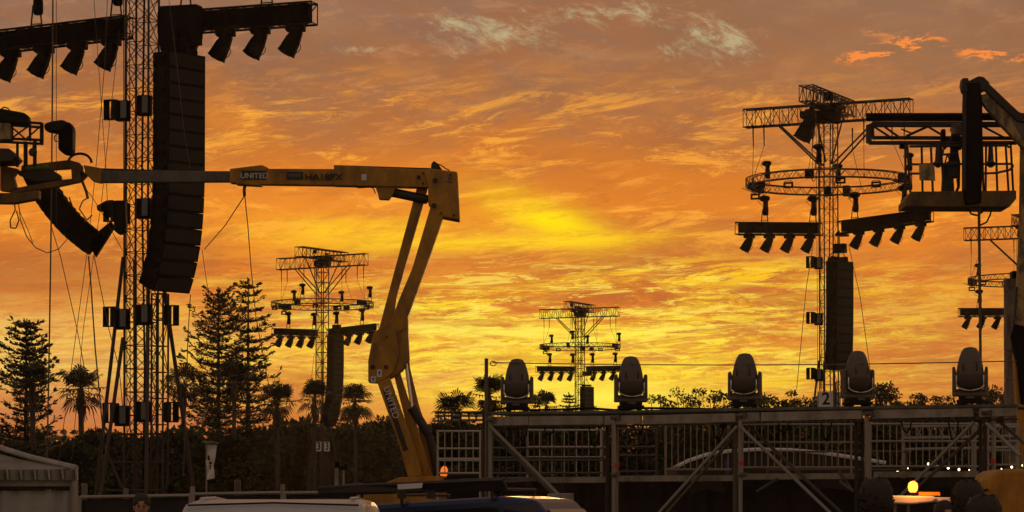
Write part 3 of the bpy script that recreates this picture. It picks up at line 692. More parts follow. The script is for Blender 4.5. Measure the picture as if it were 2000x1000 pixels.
pl = thing('pulley_block', 'small round pulley hanging between the posts below the short truss', 'pulley', P(63, 280, YA - .5), 0)
MB().lathe([(.07, -.05), (.09, 0), (.07, .05)], 14, Matrix.Rotation(R(90), 3, 'X'), P(64, 297, YA - .5)).bar(P(66, 278, YA - .5), P(65, 290, YA - .5), .02).build('sheave', DKM, pl, world=True)
# slings and loops below the boom
rope('rope', [(479, 360), (477, 372), (478, 383)], YA, .035, ROPE, 'knotted sling tied round the yellow boom under the lettering', None, 0, 'slings on the yellow boom')
rope('rope', [(478, 382), (440, 440), (400, 486)], YA, .012, ROPE, 'line from the sling slanting left to the long loudspeaker column', 74.25, 0, 'slings on the yellow boom')
rope('rope', [(478, 382), (484, 440), (490, 520), (500, 620), (530, 780), (546, 880)], YA, .012, ROPE, 'line from the sling dropping past the tall pine', 90, 0, 'slings on the yellow boom')
rope('rope', [(160, 352), (168, 372), (172, 388)], YA, .03, ROPE, 'strap at the boom head holding the spreader loop', None, 0, 'slings on the yellow boom')
rope('rope', [(172, 386), (162, 392), (155, 408), (170, 430), (180, 420)], YA, .014, ROPE, 'open loop hanging beside the spreader strap', None, 0, 'slings on the yellow boom')
rope('rope', [(28, 396), (30, 410), (20, 430), (21, 445), (31, 446), (37, 430), (32, 412)], YA, .014, ROPE, 'small rope loop under the far left basket', None, 0, 'slings on the yellow boom')
rope('rope', [(36, 396), (40, 430), (52, 462), (70, 484), (92, 494), (115, 486), (132, 466)], YA, .012, ROPE, 'slack rope swinging from the far left basket to the curved column', 74.25, 0, 'slings on the yellow boom')
rope('rope', [(38, 412), (55, 450), (64, 474)], YA, .008, ROPE, 'thin cord inside the slack rope at far left', None, 0, 'slings on the yellow boom')

# ---------------------------------------------------------------- right boom lift
YB = 67.5
lb = thing('boom_lift', 'boom lift at the right edge with faded boom and basket held high', 'boom lift', (P(1960, 985, YB).x, YB - .5, 0))
B = lambda name, pts, dep, m, dY=0, bevel=.012: pxp(name, pts, YB + dY, dep, m, lb, bevel)
B('platform_floor', [(1768, 392), (1780, 374), (1985, 372), (1985, 388), (1972, 404), (1768, 403)], 1.2, YELD, .0)
B('support_bracket', [(1822, 403), (1826, 409), (1832, 409), (1836, 403)], .1, YEL)
def prail(pts, dy, r=.03):
    MB().tube([P(x, y, YB + dy) for x, y in pts], r, 6).build('rail', DKM, lb, world=True)
for dy in (-.42, .42):
    prail([(1776, 286), (1965, 284), (1972, 288)], dy, .033)
    prail([(1780, 321), (1975, 320), (1979, 324), (1972, 332), (1945, 338), (1900, 339)], dy)
prail([(1778, 339), (1800, 339)], -.42); prail([(1840, 302), (1870, 300)], -.42)
for x0, x1, dy in ((1768, 1769, -.42), (1772, 1778, -.3), (1818, 1822, -.42), (1838, 1843, -.42), (1918, 1921, -.3), (1926, 1925, -.42), (1964, 1970, -.42), (1974, 1979, .1), (1800, 1802, .42), (1945, 1948, .42)):
    barobj('platform_post', DKM, lb, P(x0, 282, YB + dy) - lb.location, P(x1, 376, YB + dy) - lb.location, .031)
B('sign_board', [(1795, 320), (1825, 321), (1827, 353), (1796, 352)], .03, YEL2, -.46)
B('control_box', [(1860, 240), (1885, 240), (1886, 262), (1861, 262)], .3, YEL2, -.3)
B('jib_plate', [(1884, 162), (1914, 160), (1919, 200), (1920, 300), (1917, 396), (1886, 400), (1882, 372), (1882, 230)], .3, BLK, -.55, .03)
B('jib_side_tube', [(1881, 180), (1888, 180), (1886, 372), (1880, 372)], .06, DKM, -.74)
B('jib_pivot', [(1880, 152), (1892, 152), (1892, 158), (1912, 148), (1922, 150), (1934, 162), (1926, 176), (1906, 182), (1902, 190), (1893, 190), (1881, 178), (1878, 166)], .36, DKM, -.5, .04)
B('pin_block', [(1878, 165), (1889, 165), (1889, 180), (1878, 178)], .12, DKM, -.76)
B('boom_section', [(1908, 188), (1930, 181), (2000, 236), (2120, 338), (2120, 385), (2000, 290), (1952, 240)], .26, YEL2, -.5, .02)
B('boom_extension', [(1975, 232), (1990, 226), (2140, 345), (2140, 378), (1998, 272)], .29, GRYB, -.5, .02)
B('lift_cylinder', [(1916, 160), (1932, 163), (1990, 218), (2012, 226), (2012, 242), (1988, 238), (1920, 174)], .14, DKM, -.62, .03)
B('boom_elbow', [(2075, 300), (2170, 330), (2170, 430), (2060, 400)], .5, YEL, -.4, .04)
B('riser_arm', [(1996, 268), (2085, 300), (2075, 400), (2040, 660), (1984, 640), (1988, 560), (1994, 440)], .3, YEL2, -.3, .02)
B('knee_cylinder', [(1975, 655), (1982, 632), (2012, 640), (2020, 760), (1996, 800), (1988, 720), (1981, 690)], .2, BLK, -.55, .03)
B('riser_arm', [(1981, 690), (1998, 710), (2045, 900), (2060, 960), (2010, 960), (1998, 880), (1987, 800)], .34, YEL, -.35, .02)
B('hydraulic_hose', [(1984, 560), (1988, 560), (1982, 640), (1978, 640)], .06, DKM, -.4, 0)
B('turret', [(1990, 935), (2180, 935), (2180, 1018), (1990, 1018)], 2.2, YEL, -1.2, .05)
B('chassis', [(1980, 1020), (2220, 1020), (2220, 1090), (1980, 1090)], 2.2, DKM, -1.4, .03)
for x in (2000, 2190):
    for dy in (-2.4, -.2): c = P(x, 1080, YB + dy); MB().bar((c.x, c.y - .16, .42), (c.x, c.y + .16, .42), .42, 18).build('wheel', TYRE, lb, world=True)
YC = 37.0; mc = thing('machine_cover', 'rounded yellow machine cover at the bottom right edge', 'machine', (P(1990, 985, YC).x, YC, 0))
HC = lambda nm, pts, dep, m, dY=0, bv=.02: pxp(nm, pts, YC + dY, dep, m, mc, bv)
HC('cover', [(1926, 958), (1929, 938), (1936, 926), (1948, 919), (1965, 916), (2080, 916), (2090, 930), (2090, 1225), (1926, 1225)], 1.2, YEL, .6, .05)
HC('side_edge', [(1921, 965), (1924, 940), (1932, 925), (1944, 918), (1940, 930), (1932, 942), (1929, 962), (1928, 990), (1922, 990)], .9, PVC, .8, .01)
for y in (958, 972): HC('side_latch', [(1918, y), (1930, y - 4), (1930, y), (1918, y + 4)], .1, BLK, -.05, 0)
# truss carried on the basket
ct = thing('truss_frame', 'dark rectangular truss frame carried on top of the right basket', 'truss', P(1850, 285, YB), 0)
PB = lambda x, y, dy: P(x, y, YB + dy) - ct.location
for nm, a_, b_, r_, dy in (('roll_tube', (1692, 228), (2060, 228), .058, -.1), ('chord', (1697, 245), (2040, 245), .030, -.2), ('chord', (1705, 240), (2040, 240), .020, .2),
                           ('chord', (1697, 279), (1985, 279), .032, -.2), ('chord', (1704, 269), (1985, 270), .030, .2), ('upright', (1697, 244), (1697, 280), .045, -.2), ('upright', (1704, 240), (1705, 270), .025, .2),
                           ('brace', (1708, 248), (1742, 270), .017, 0), ('brace', (1728, 248), (1762, 272), .017, 0), ('brace', (1770, 266), (1812, 247), .02, 0), ('brace', (1785, 262), (1760, 252), .012, 0), ('brace', (1812, 247), (1850, 270), .017, 0),
                           ('brace', (1920, 247), (1960, 268), .017, 0), ('strap', (1693, 236), (1900, 236), .010, -.3)):
    barobj(nm, BLK if nm in ('roll_tube', 'strap') else DKM, ct, PB(*a_, dy), PB(*b_, dy), r_ * 1.65, 8)
tag(MB().bar((0, 0, 0), (0, 0, .5), .08, 8, .05).lathe([(.04, -.09), (.15, 0), (.05, .09)], 8).build('float', DKM), 'small float shaped cover on the middle rail left of the worker', 'cover', 'rail covers')
o = bpy.data.objects['float']; o.name = 'rail_cover'; o.location = P(1832, 320, YB - .42)
o2 = o.copy(); COL.objects.link(o2); o2.location = P(1935, 320, YB - .42); o2['label'] = 'small float shaped cover on the middle rail right of the jib'
for k, (x, y, w, h) in enumerate(((1842, 268, 9, 30), (1866, 274, 18, 26), (1763, 283, 12, 12))):
    o = MB().box((0, 0, 0), (w * .0125, .3, h * .0125), None, .8).box((.03, .03, -h * .005), (w * .015, .2, h * .005)).build('hoist_unit', BLK, bevel=.02); o.location = P(x, y, YB - .1)
    tag(o, ('tall dark hoist unit tied to the carried truss left of the worker', 'square dark hoist unit above the worker', 'small clamp at the left corner of the right basket')[k], 'hoist')

# ---------------------------------------------------------------- scaffold runway
P0 = P(950, 985, 45.0); P0.z = 0; P1 = P(1990, 985, 41.4); P1.z = 0
SD = (P1 - P0).normalized(); SN = Vector((-SD.y, SD.x, 0)); SA = math.atan2(SD.y, SD.x)
def SC(px, py, off=0.0):
    d = ray(px, py); t = (P0 + SN * off - Vector((0, 0, EYE))).dot(SN) / (d.x * SN.x + d.y * SN.y)
    return Vector((0, 0, EYE)) + d * t
sc = thing('scaffold_runway', 'long grey scaffold runway of tubes and deck beams carrying five big moving lights', 'scaffold', P0, SA)
def sbar(name, a, b, r, m=STE, off=0.0, off2=None):
    a = SC(*a, off); b = SC(*b, off if off2 is None else off2); inv = wm(sc).inverted(); return barobj(name, m, sc, inv @ a, inv @ b, r, 8)
def sbox(name, pts, off, dep, m, bevel=.006):
    o = MB().prism([SC(x, y, off) for x, y in pts], SN * dep).build(name, m, sc, world=True, bevel=bevel); return o
for a, b, ya, yb in ((951, 1032, 814, 813), (1033, 1178, 813, 812), (1180, 1252, 812, 811), (1255, 1436, 811, 807), (1442, 1483, 807, 805), (1486, 1684, 805, 801), (1706, 1900, 800, 797), (1912, 1986, 797, 795)):
    sbox('deck_beam', [(a, ya), (b, yb), (b, yb + 17), (a, ya + 18)], 0, .06, BEAMM)
for a, b, ya, yb in ((950, 1190, 804, 802), (1190, 1440, 802, 797), (1440, 1700, 797, 793), (1700, 1988, 793, 789)):
    sbox('deck_board', [(a, ya), (b - 1, yb), (b - 1, yb + 6), (a, ya + 6)], -.02, 1.3, GRYB)
    sbox('edge_tube', [(a, ya + 28), (b - 1, yb + 28), (b - 1, yb + 31), (a, ya + 31)], -.01, .05, DKM)
UPR = [(945, 800, .028, DKM, .02), (950, 700, .030, GRYB, -.02), (957, 812, .036, STE, 0), (1186, 826, .03, DKM, .25), (1199, 812, .036, STE, 0), (1205, 826, .028, STE, .7), (1436, 826, .036, GRYB, .25), (1446, 822, .036, STE, 0), (1432, 826, .024, DKM, .9),
       (1672, 822, .03, DKM, .25), (1693, 812, .036, STE, 0), (1684, 818, .026, DKM, .8), (1915, 812, .03, DKM, .2), (1924, 820, .03, DKM, 0), (1940, 812, .036, STE, .1), (1940, 840, .03, STE, .9)]
for px, y0, r, m, off in UPR:
    yb = 1180 if r != .028 else 1150
    p = SC(px, y0, off); q = Vector((p.x, p.y, 0)); inv = wm(sc).inverted(); barobj('upright', m, sc, inv @ q, inv @ p, r, 8)
for a, b, off in (((957, 832), (1135, 1010), -.05), ((960, 846), (1128, 1012), .3), ((1440, 832), (1278, 1012), -.05), ((1450, 834), (1300, 1004), .3), ((1447, 834), (1632, 1012), -.05), ((1462, 832), (1650, 1008), .35),
                  ((1902, 824), (1738, 990), -.05), ((1918, 836), (1762, 980), .35), ((1925, 826), (1992, 890), -.05), ((1955, 826), (2000, 865), .4), ((1635, 915), (1665, 960), .6), ((1520, 935), (1478, 960), .6), ((992, 870), (1040, 930), .5), ((1640, 940), (1667, 960), .2)):
    sbar('diagonal_tube', a, b, .027, GRYB if off > 0 else STE, off)
for a, b, y in ((990, 1186, 945), (1206, 1430, 942), (1450, 1672, 938), (1706, 1912, 934), (1930, 1988, 932)):
    sbox('lower_beam', [(a, y - 13), (b, y - 14), (b, y - 2), (a, y - 1)], .6, .05, BEAMM)
sbox('lower_board', [(900, 935), (1040, 932), (1052, 940), (905, 948)], .3, .5, GRYB)
for a, b, off in (((850, 806), (948, 805), .9), ((850, 812), (948, 812), 1.1), ((845, 822), (948, 820), 1.2)): sbar('guard_rail', a, b, .022, STE if off != .9 else DKM, off)
for x in (856, 868, 882, 900, 916, 930): sbar('guard_post', (x, 806), (x, 822), .014, DKM, 1.0)
for (x, y) in ((1199, 815), (1446, 812), (1693, 808), (1924, 806), (957, 820), (1199, 927), (1446, 927)):
    c = wm(sc).inverted() @ SC(x, y, -.03); MB().lathe([(.055, -.03), (.065, 0), (.055, .03)], 10, None, c).box(c + Vector((.07, 0, 0)), (.06, .05, .08)).build('coupler', GRYB, sc)
for (x, y) in ((1205, 912), (1448, 908), (1940, 905)):
    c = wm(sc).inverted() @ SC(x, y, -.0); MB().bar(c, c + Vector((0, 0, .06)), .041, 10).build('tape_band', REDM, sc)
MB().tube([SC(x, y, .1) for x, y in ((1455, 803), (1475, 799), (1500, 806), (1530, 805), (1560, 799), (1640, 796), (1730, 797), (1800, 792), (1850, 795), (1885, 790))], .018, 6).tube([SC(x, y, .3) for x, y in ((960, 802), (990, 797), (1040, 801), (1090, 800), (1150, 797), (1200, 801), (1260, 797), (1330, 798), (1420, 800))], .02, 6).build('cable_run', BLK, sc, world=True)
for k, (x, y, l) in enumerate(((1010, 832, 30), (1062, 832, 18), (1150, 831, 42), (1236, 830, 20), (1392, 828, 34), (1520, 825, 22), (1604, 824, 38), (1760, 820, 26), (1852, 818, 44))):
    MB().tube([SC(x, y, .12), SC(x + 4, y + l * .7, .1), SC(x + 11, y + l, .1), SC(x + 18, y + l * .6, .12), SC(x + 20, y, .12)], .012, 5).build('hanging_cable', BLK, sc, world=True)
for x, y in ((1040, 945), (1350, 941), (1590, 938), (1815, 935)): sbox('tarp_edge', [(x, y), (x + 60, y - 1), (x + 66, y + 22), (x + 30, y + 15), (x - 4, y + 26)], .55, .03, CLOTH)
sbox('sack', [(1408, 826), (1416, 828), (1410, 838), (1404, 834)], -.1, .1, BLK)
# black scrim hung behind and below
cl = MB(); n = 90; inv_pts = []
for k in range(n + 1):
    x = 985 + (2000 - 985) * k / n; off = 1.15 + .035 * math.sin(k * .9) + .02 * math.sin(k * 2.3)
    p = SC(x, 945 - (x - 985) * .014, off); cl.v += [tuple(p), (p.x, p.y + .02, .02)]
for k in range(n): cl.f.append((2 * k, 2 * k + 1, 2 * k + 3, 2 * k + 2))
tag(cl.build('scrim_cloth', CLOTH), 'long black cloth hanging below the scaffold runway', 'cloth')
w = MB().tube([SC(962, 708, 0).lerp(SC(1985, 705, 0), s / 16) + Vector((0, 0, -.05 * 4 * (s / 16) * (1 - s / 16))) for s in range(17)], .0085, 5)
lp = SC(961, 710, 0); w.tube([lp + Vector((math.cos(t) * .05 + .02, 0, math.sin(t) * .04)) for t in [2 * math.pi * i / 10 for i in range(11)]], .008)
tag(w.build('safety_wire', WIRE), 'thin wire strung across from the tall post over the big moving lights', 'wire')

def big_light():
    t = thing('moving_light', '', 'stage light')
    MB().box((0, 0, .05), (.40, .30, .05)).box((-.14, 0, .015), (.06, .3, .03)).box((.14, 0, .015), (.06, .3, .03)).box((0, 0, .10), (.34, .26, .06)).build('base', RUB, t, bevel=.012)
    y = MB()
    for s in (-1, 1): y.prism([(s * .205, -.07, .15), (s * .265, -.07, .15), (s * .262, -.07, .56), (s * .225, -.07, .58), (s * .205, -.07, .50)], (0, .14, 0))
    y.box((0, 0, .155), (.53, .17, .06)).box((0, .02, .20), (.42, .10, .08)); y.build('yoke', CABL, t, bevel=.02)
    MB().lathe([(.08, .20), (.15, .215), (.19, .28), (.203, .36), (.205, .46), (.19, .58), (.165, .69), (.13, .79), (.09, .845), (.03, .86)], 24, None, (0, 0, 0), 1, .85).build('head', CABL, t, smooth=True)
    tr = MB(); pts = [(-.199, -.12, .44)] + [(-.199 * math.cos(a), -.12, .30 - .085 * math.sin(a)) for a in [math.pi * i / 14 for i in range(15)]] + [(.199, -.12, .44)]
    tr.tube([(math.copysign(min(abs(x), .199) if abs(x) < .19 else .199, x), y_, z) for x, y_, z in pts], .0095, 6); tr.build('head_glint', GLINT, t, smooth=True)
    MB().box((0, -.15, .11), (.12, .01, .04)).build('display', GLS, t)
    MB().lathe([(.155, .222), (.194, .285), (.2075, .36), (.2085, .44), (.206, .455)], 24, None, (0, 0, 0), 1, .85).build('lower_shell', LSH, t, smooth=True)
    MB().tube([(-.10, -.165, .50), (-.10, -.185, .53), (-.10, -.17, .60)], .008).tube([(.10, -.165, .50), (.10, -.185, .53), (.10, -.17, .60)], .008).build('handle', RUB, t)
    MB().tube([(.18, .1, .04), (.26, .14, .02), (.34, .12, -.03), (.45, .14, -.02)], .012).build('power_cable', BLK, t)
    return t
CABL = mat('fixture_housing', (.10, .078, .06), .6, 0, .15, 10, .05)
LSH = mat('fixture_lower_shell', (.05, .038, .03), .55, 0, .15, 10)
GLINT = mat('painted_glint', (.85, .82, .78), .3, .2, .02, 5)  # pale colour painting the glint along the lower rim of each head
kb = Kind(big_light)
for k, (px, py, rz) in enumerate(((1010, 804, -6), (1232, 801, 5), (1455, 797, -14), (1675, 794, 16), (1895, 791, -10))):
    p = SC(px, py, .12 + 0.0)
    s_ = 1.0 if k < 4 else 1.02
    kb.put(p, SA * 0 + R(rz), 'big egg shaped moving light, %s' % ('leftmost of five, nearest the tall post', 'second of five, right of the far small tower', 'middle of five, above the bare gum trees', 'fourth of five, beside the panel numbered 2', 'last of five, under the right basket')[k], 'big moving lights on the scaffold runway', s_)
    if rz == 6: bpy.context.view_layer.update()

# crowd barrier panels behind the scaffold
STL = dirty('bright_galvanised_tube', (.46, .42, .36), (.25, .21, .16), .5, .2, 4)
def barrier(x0, x1, y0, y1, off, rails, step, label, m=None):
    m = m or STL
    a = SC(x0, y1, off); t = thing('barred_barrier', label, 'barrier', (a.x, a.y, 0), SA, 'barred panels behind the scaffold'); inv = wm(t).inverted()
    b = lambda nm, p, q, r: barobj(nm, m, t, inv @ SC(*p, off), inv @ SC(*q, off), r, 6)
    for y in rails: b('rail', (x0, y), (x1, y), .018)
    x = x0
    while x <= x1 + .5:
        last = x == x0 or x + step > x1 + .5
        b('post' if last else 'bar', (x, y0), (x, y1 if not last else 1120), .018 if last else .0085); x += step
barrier(855, 938, 840, 925, 2.6, (842, 876, 896, 899, 924), 13.8, 'barred panel left of the tall post, beside the boom lift')
barrier(962, 1178, 840, 928, 2.4, (875, 894, 899, 924), 13.5, 'barred panel under the leftmost big moving light', GRYB)
barrier(1030, 1182, 838, 930, 3.2, (840, 873, 893), 24, 'wide meshed panel left of the double upright', STL)
barrier(1206, 1282, 838, 928, 2.0, (838, 873, 890, 921), 19, 'barred panel just right of the double upright', GRYB)
barrier(1300, 1436, 826, 918, 1.6, (828, 917), 12.2, 'barred panel left of the third big moving light')
barrier(1450, 1668, 822, 912, 1.6, (829, 864, 913), 12.5, 'barred panel in front of the black marquee')
barrier(1700, 1910, 824, 910, 1.9, (828, 862, 911), 12.8, 'barred panel in front of the low truss')
barrier(1930, 1990, 826, 908, 1.9, (834, 862, 880, 908), 14, 'barred panel at the far right under the runway')
barrier(1500, 1780, 880, 918, 2.6, (882, 918), 27, 'second lower barred panel behind the first', GRYB)
_p = SC(1765, 845, 4.0); lt = thing('low_truss', 'silver truss lying level behind the barrier at the right', 'truss', (_p.x, _p.y, 0), SA); inv = wm(lt).inverted()
for nm, y in (('chord', 834), ('chord', 856), ('chord', 878)): barobj(nm, STE, lt, inv @ SC(1762, y, 4), inv @ SC(1990, y - 4, 4), .028, 6)
x = 1768
while x < 1975:
    barobj('brace', STE, lt, inv @ SC(x, 855, 4), inv @ SC(x + 10, 835, 4), .014, 5); barobj('brace', STE, lt, inv @ SC(x, 835, 4), inv @ SC(x + 10, 855, 4), .014, 5); x += 22
for x in (1764, 1900, 1988): barobj('leg', STE, lt, inv @ SC(x, 830, 4), inv @ (Vector((SC(x, 900, 4).x, SC(x, 900, 4).y, 0))), .03, 6)
# black marquee with pale edge behind the scaffold
bm_ = thing('black_marquee', 'low black marquee with a pale curved roof edge behind the barriers', 'marquee', P(1540, 985, 76.5), 0)
edge = [(1322, 911), (1345, 900), (1380, 888), (1425, 881), (1480, 878), (1540, 879), (1600, 884), (1660, 893), (1730, 904)]
MB().prism([P(x, y + 1, 76.5) for x, y in edge] + [P(1730, 985 + 110, 76.5), P(1322, 985 + 110, 76.5)], (0, 5, 0)).build('canopy', CLOTH, bm_, world=True)
MB().tube([P(x, y, 76.4) for x, y in edge], .055, 5).build('roof_edge', WHT, bm_, world=True)
# festoon bulbs
FB = mat('festoon_bulb_glow', (.9, .85, .7), .4, 0, .02, 3, 0, ((1, .70, .40), 4))
bulbs = [(1753, 920, 1), (1773, 915, .6), (1813, 906, 1), (1832, 911, .9), (1852, 914, 1.1), (1873, 917, 1.1), (1893, 918, .6), (1956, 916, .6), (1976, 912, 1.1), (1997, 909, .8)]
fc = MB().tube([P(x, y - 3, 67.5) for x, y, _ in bulbs], .012, 5).build('festoon_cable', BLK); tag(fc, 'thin festoon cable linking the small bulbs behind the right barriers', 'cable')
fb0 = None
for k, (x, y, s) in enumerate(bulbs):
    if fb0 is None: fb0 = o = MB().lathe([(.01, -.05), (.035, -.03), (.045, 0), (.03, .035), (.015, .05)], 10).build('festoon_bulb', FB, None, smooth=True)
    else: o = fb0.copy(); COL.objects.link(o)
    o.location = P(x, y, 67.5); o.scale = (s * .62,) * 3; tag(o, 'lit festoon bulb behind the right barriers, number %s from the left' % ('one two three four five six seven eight nine ten'.split()[k]), 'bulb', 'festoon bulbs')

# ---------------------------------------------------------------- white marquee at the left edge
D = 20.7
mq = thing('white_marquee', 'white marquee corner with scalloped eaves at the lower left', 'marquee', (P(60, 985, D).x, D, 0))
MB().addv
r_ = MB(); c0 = P(150, 914, D); c1 = P(-500, 912, D); vd = Vector((c0.x, c0.y, 0)).normalized(); ap = P(-180, 800, D + 2.6); c2 = c0 + vd * 5.2 + Vector((-.25, 0, 0)); c3 = c1 + vd * 5.2
nq = 12
for (a, b) in ((c0, c1), (c1, c3), (c3, c2), (c2, c0)):
    k0 = len(r_.v)
    for i in range(nq + 1):
        for j in range(nq + 1):
            e = a.lerp(b, i / nq); p = e.lerp(ap, j / nq); p = p + Vector((0, 0, -.10 * math.sin(math.pi * j / nq) - .05 * math.sin(math.pi * i / nq) * (1 - j / nq))); r_.v.append(tuple(p))
    for i in range(nq):
        for j in range(nq): q = k0 + i * (nq + 1) + j; r_.f.append((q, q + 1, q + nq + 2, q + nq + 1))
r_.build('roof', PVCR, mq, world=True, smooth=True)
MB().tube([c0 + Vector((.0, -.02, .0)), c0.lerp(ap, .25) + Vector((0, 0, -.04)), c0.lerp(ap, .6) + Vector((0, 0, -.06)), ap], .022, 6).build('ridge_seam', PVC, mq, world=True)
v = MB(); x = -500
top = lambda x: 915.5
while x < 140:
    a = P(x, 917, D - .02); b = P(min(x + 27, 148), 917, D - .02)
    for s in range(8):
        p = a.lerp(b, s / 8); q = a.lerp(b, (s + 1) / 8); d0 = -.035 * math.sin(math.pi * s / 8); d1 = -.035 * math.sin(math.pi * (s + 1) / 8)
        v.addv([(p.x, p.y + d0, p.z), (q.x, q.y + d1, q.z), (q.x, q.y + d1, q.z - .082), (p.x, p.y + d0, p.z - .082)], [(0, 1, 2, 3)])
    x += 27
v.build('valance', PVCR, mq, world=True, smooth=True)
x = -500
while x < 150:
    MB().prism([P(x - 2, 916, D - .06), P(x + 2, 916, D - .06), P(x + 4, 936, D - .06), P(x + 1, 936, D - .06)], (0, .03, 0)).build('valance_strap', PVC, mq, world=True); x += 27
MB().box(((c0.x + c1.x) / 2, D - .0, P(0, 944, D).z), (c0.x - c1.x - .03, .03, .045)).build('fascia_band', PVCR, mq, world=True)
MB().box(((c0.x + c1.x) / 2, D + .03, P(0, 952, D).z), (c0.x - c1.x + .02, .05, .03)).build('eave_gap', CLOTH, mq, world=True)
wl = MB(); nn = 60
for k in range(nn + 1):
    xx = c1.x + (c0.x - .0 - c1.x) * k / nn; yy = D + .05 + .02 * math.sin(k * 1.7) + .012 * math.sin(k * 4.1); wl.v += [(xx, yy, P(0, 958, D).z), (xx, yy, .03)]
for k in range(nn): wl.f.append((2 * k, 2 * k + 1, 2 * k + 3, 2 * k + 2))
wl.build('side_wall', PVC, mq, world=True, smooth=True)
wl = MB()
for k in range(nn + 1):
    yy = D + .05 + 5 * k / nn; xx = c0.x + (c2.x - c0.x) * k / nn; wl.v += [(xx + .01 * math.sin(k * 2), yy, P(0, 958, D).z), (xx, yy, .03)]
for k in range(nn): wl.f.append((2 * k, 2 * k + 1, 2 * k + 3, 2 * k + 2))
wl.build('side_wall', PVC, mq, world=True)
for p in (c0, c2): barobj('corner_post', STE, mq, Vector((p.x - .02, p.y, 0)) - mq.location, Vector((p.x - .02, p.y, c0.z)) - mq.location, .03)

# ---------------------------------------------------------------- temporary fence with black mesh
MESHC = mat('fence_mesh_cloth', (.022, .018, .018), .95, 0, .4, 5)
def fence(x0, y0, D0, x1, y1, D1, label):
    a = P(x0, y0, D0); b = P(x1, y1, D1); t = thing('mesh_fence', label, 'fence', (a.x, a.y, 0), 0, 'temporary fence panels')
    barobj('top_rail', STE, t, a - t.location, b - t.location, .021); barobj('bottom_rail', STE, t, Vector((a.x, a.y, .15)) - t.location, Vector((b.x, b.y, .15)) - t.location, .02)
    for p in (a, b): barobj('post', STE, t, Vector((p.x, p.y, 0)) - t.location, p + Vector((0, 0, .0)) - t.location, .021)
    m = MB(); m.prism([a + Vector((0, .03, -.03)), b + Vector((0, .03, -.03)), Vector((b.x, b.y + .03, .16)), Vector((a.x, a.y + .03, .16))], (0, .01, 0)); m.build('mesh_cloth', MESHC, t, world=True)
fence(157, 971, 32.6, 372, 967.5, 31.5, 'black covered fence panel beside the white marquee')
fence(377, 965, 34.9, 552, 962, 34.2, 'black covered fence panel behind the white car roof')
fence(556, 963, 33.3, 700, 961, 32.8, 'black covered fence panel right of the short fence post')
p = P(376, 950, 31.4); tag(MB().bar((p.x, p.y, 0), tuple(p), .028, 8).build('steel_post', STE), 'tall steel post where two fence panels meet', 'post')
p = P(552, 946, 33.5); tag(MB().bar((p.x, p.y, 0), tuple(p), .028, 8).build('steel_post', STE), 'short stub post rising above the fence left of the rolled awning', 'post')

# ---------------------------------------------------------------- banner flag
fp = thing('feather_flag', 'white banner with a dark flame emblem on a thin pole in front of the shrubs', 'flag', (P(403, 985, 94.5).x, 94.5, 0))
barobj('pole', STE, fp, (0, 0, 0), (0, 0, P(0, 862, 94.5).z), .025)
FLG = mat('flag_cloth', (.82, .76, .76), .8, 0, .06, 2, .1)
f = MB(); out = [(402, 868), (424, 869)], [(402, 895), (421, 893)], [(403, 910), (417, 908)], [(404, 925), (419, 922)], [(405, 937), (419, 934)]
rows = []
for k in range(len(out) - 1):
    for s in range(4): rows.append([P(*out[k][q], 94.5).lerp(P(*out[k + 1][q], 94.5), s / 4) for q in (0, 1)])
rows.append([P(*out[-1][q], 94.5) for q in (0, 1)])
for i, (a, b) in enumerate(rows):
    for j in range(5): p = a.lerp(b, j / 4); f.v.append((p.x, p.y + .05 * math.sin(i * .7 + j * .9), p.z))
for i in range(len(rows) - 1):
    for j in range(4): q = i * 5 + j; f.f.append((q, q + 1, q + 6, q + 5))
f.build('banner', FLG, fp, world=True, smooth=True)
EMB = mat('emblem_print', (.06, .01, .02), .8)
em = MB()
for pts in ([(406, 890), (408, 888), (410, 893), (410, 899), (407, 900), (405, 896)], [(408, 903), (412, 901), (415, 904), (413, 907), (409, 907)], [(409, 908), (413, 908), (412, 913), (411, 917), (409, 917)]):
    em.prism([P(x, y, 94.38) for x, y in pts], (0, .004, 0))
em.build('emblem', EMB, fp, world=True)
MB().prism([P(x, y, 94.2) for x, y in ((392, 863), (400, 861), (412, 861), (424, 864), (424, 866), (402, 865.5))], (0, .3, 0)).build('pole_cap', PVCR, fp, world=True)

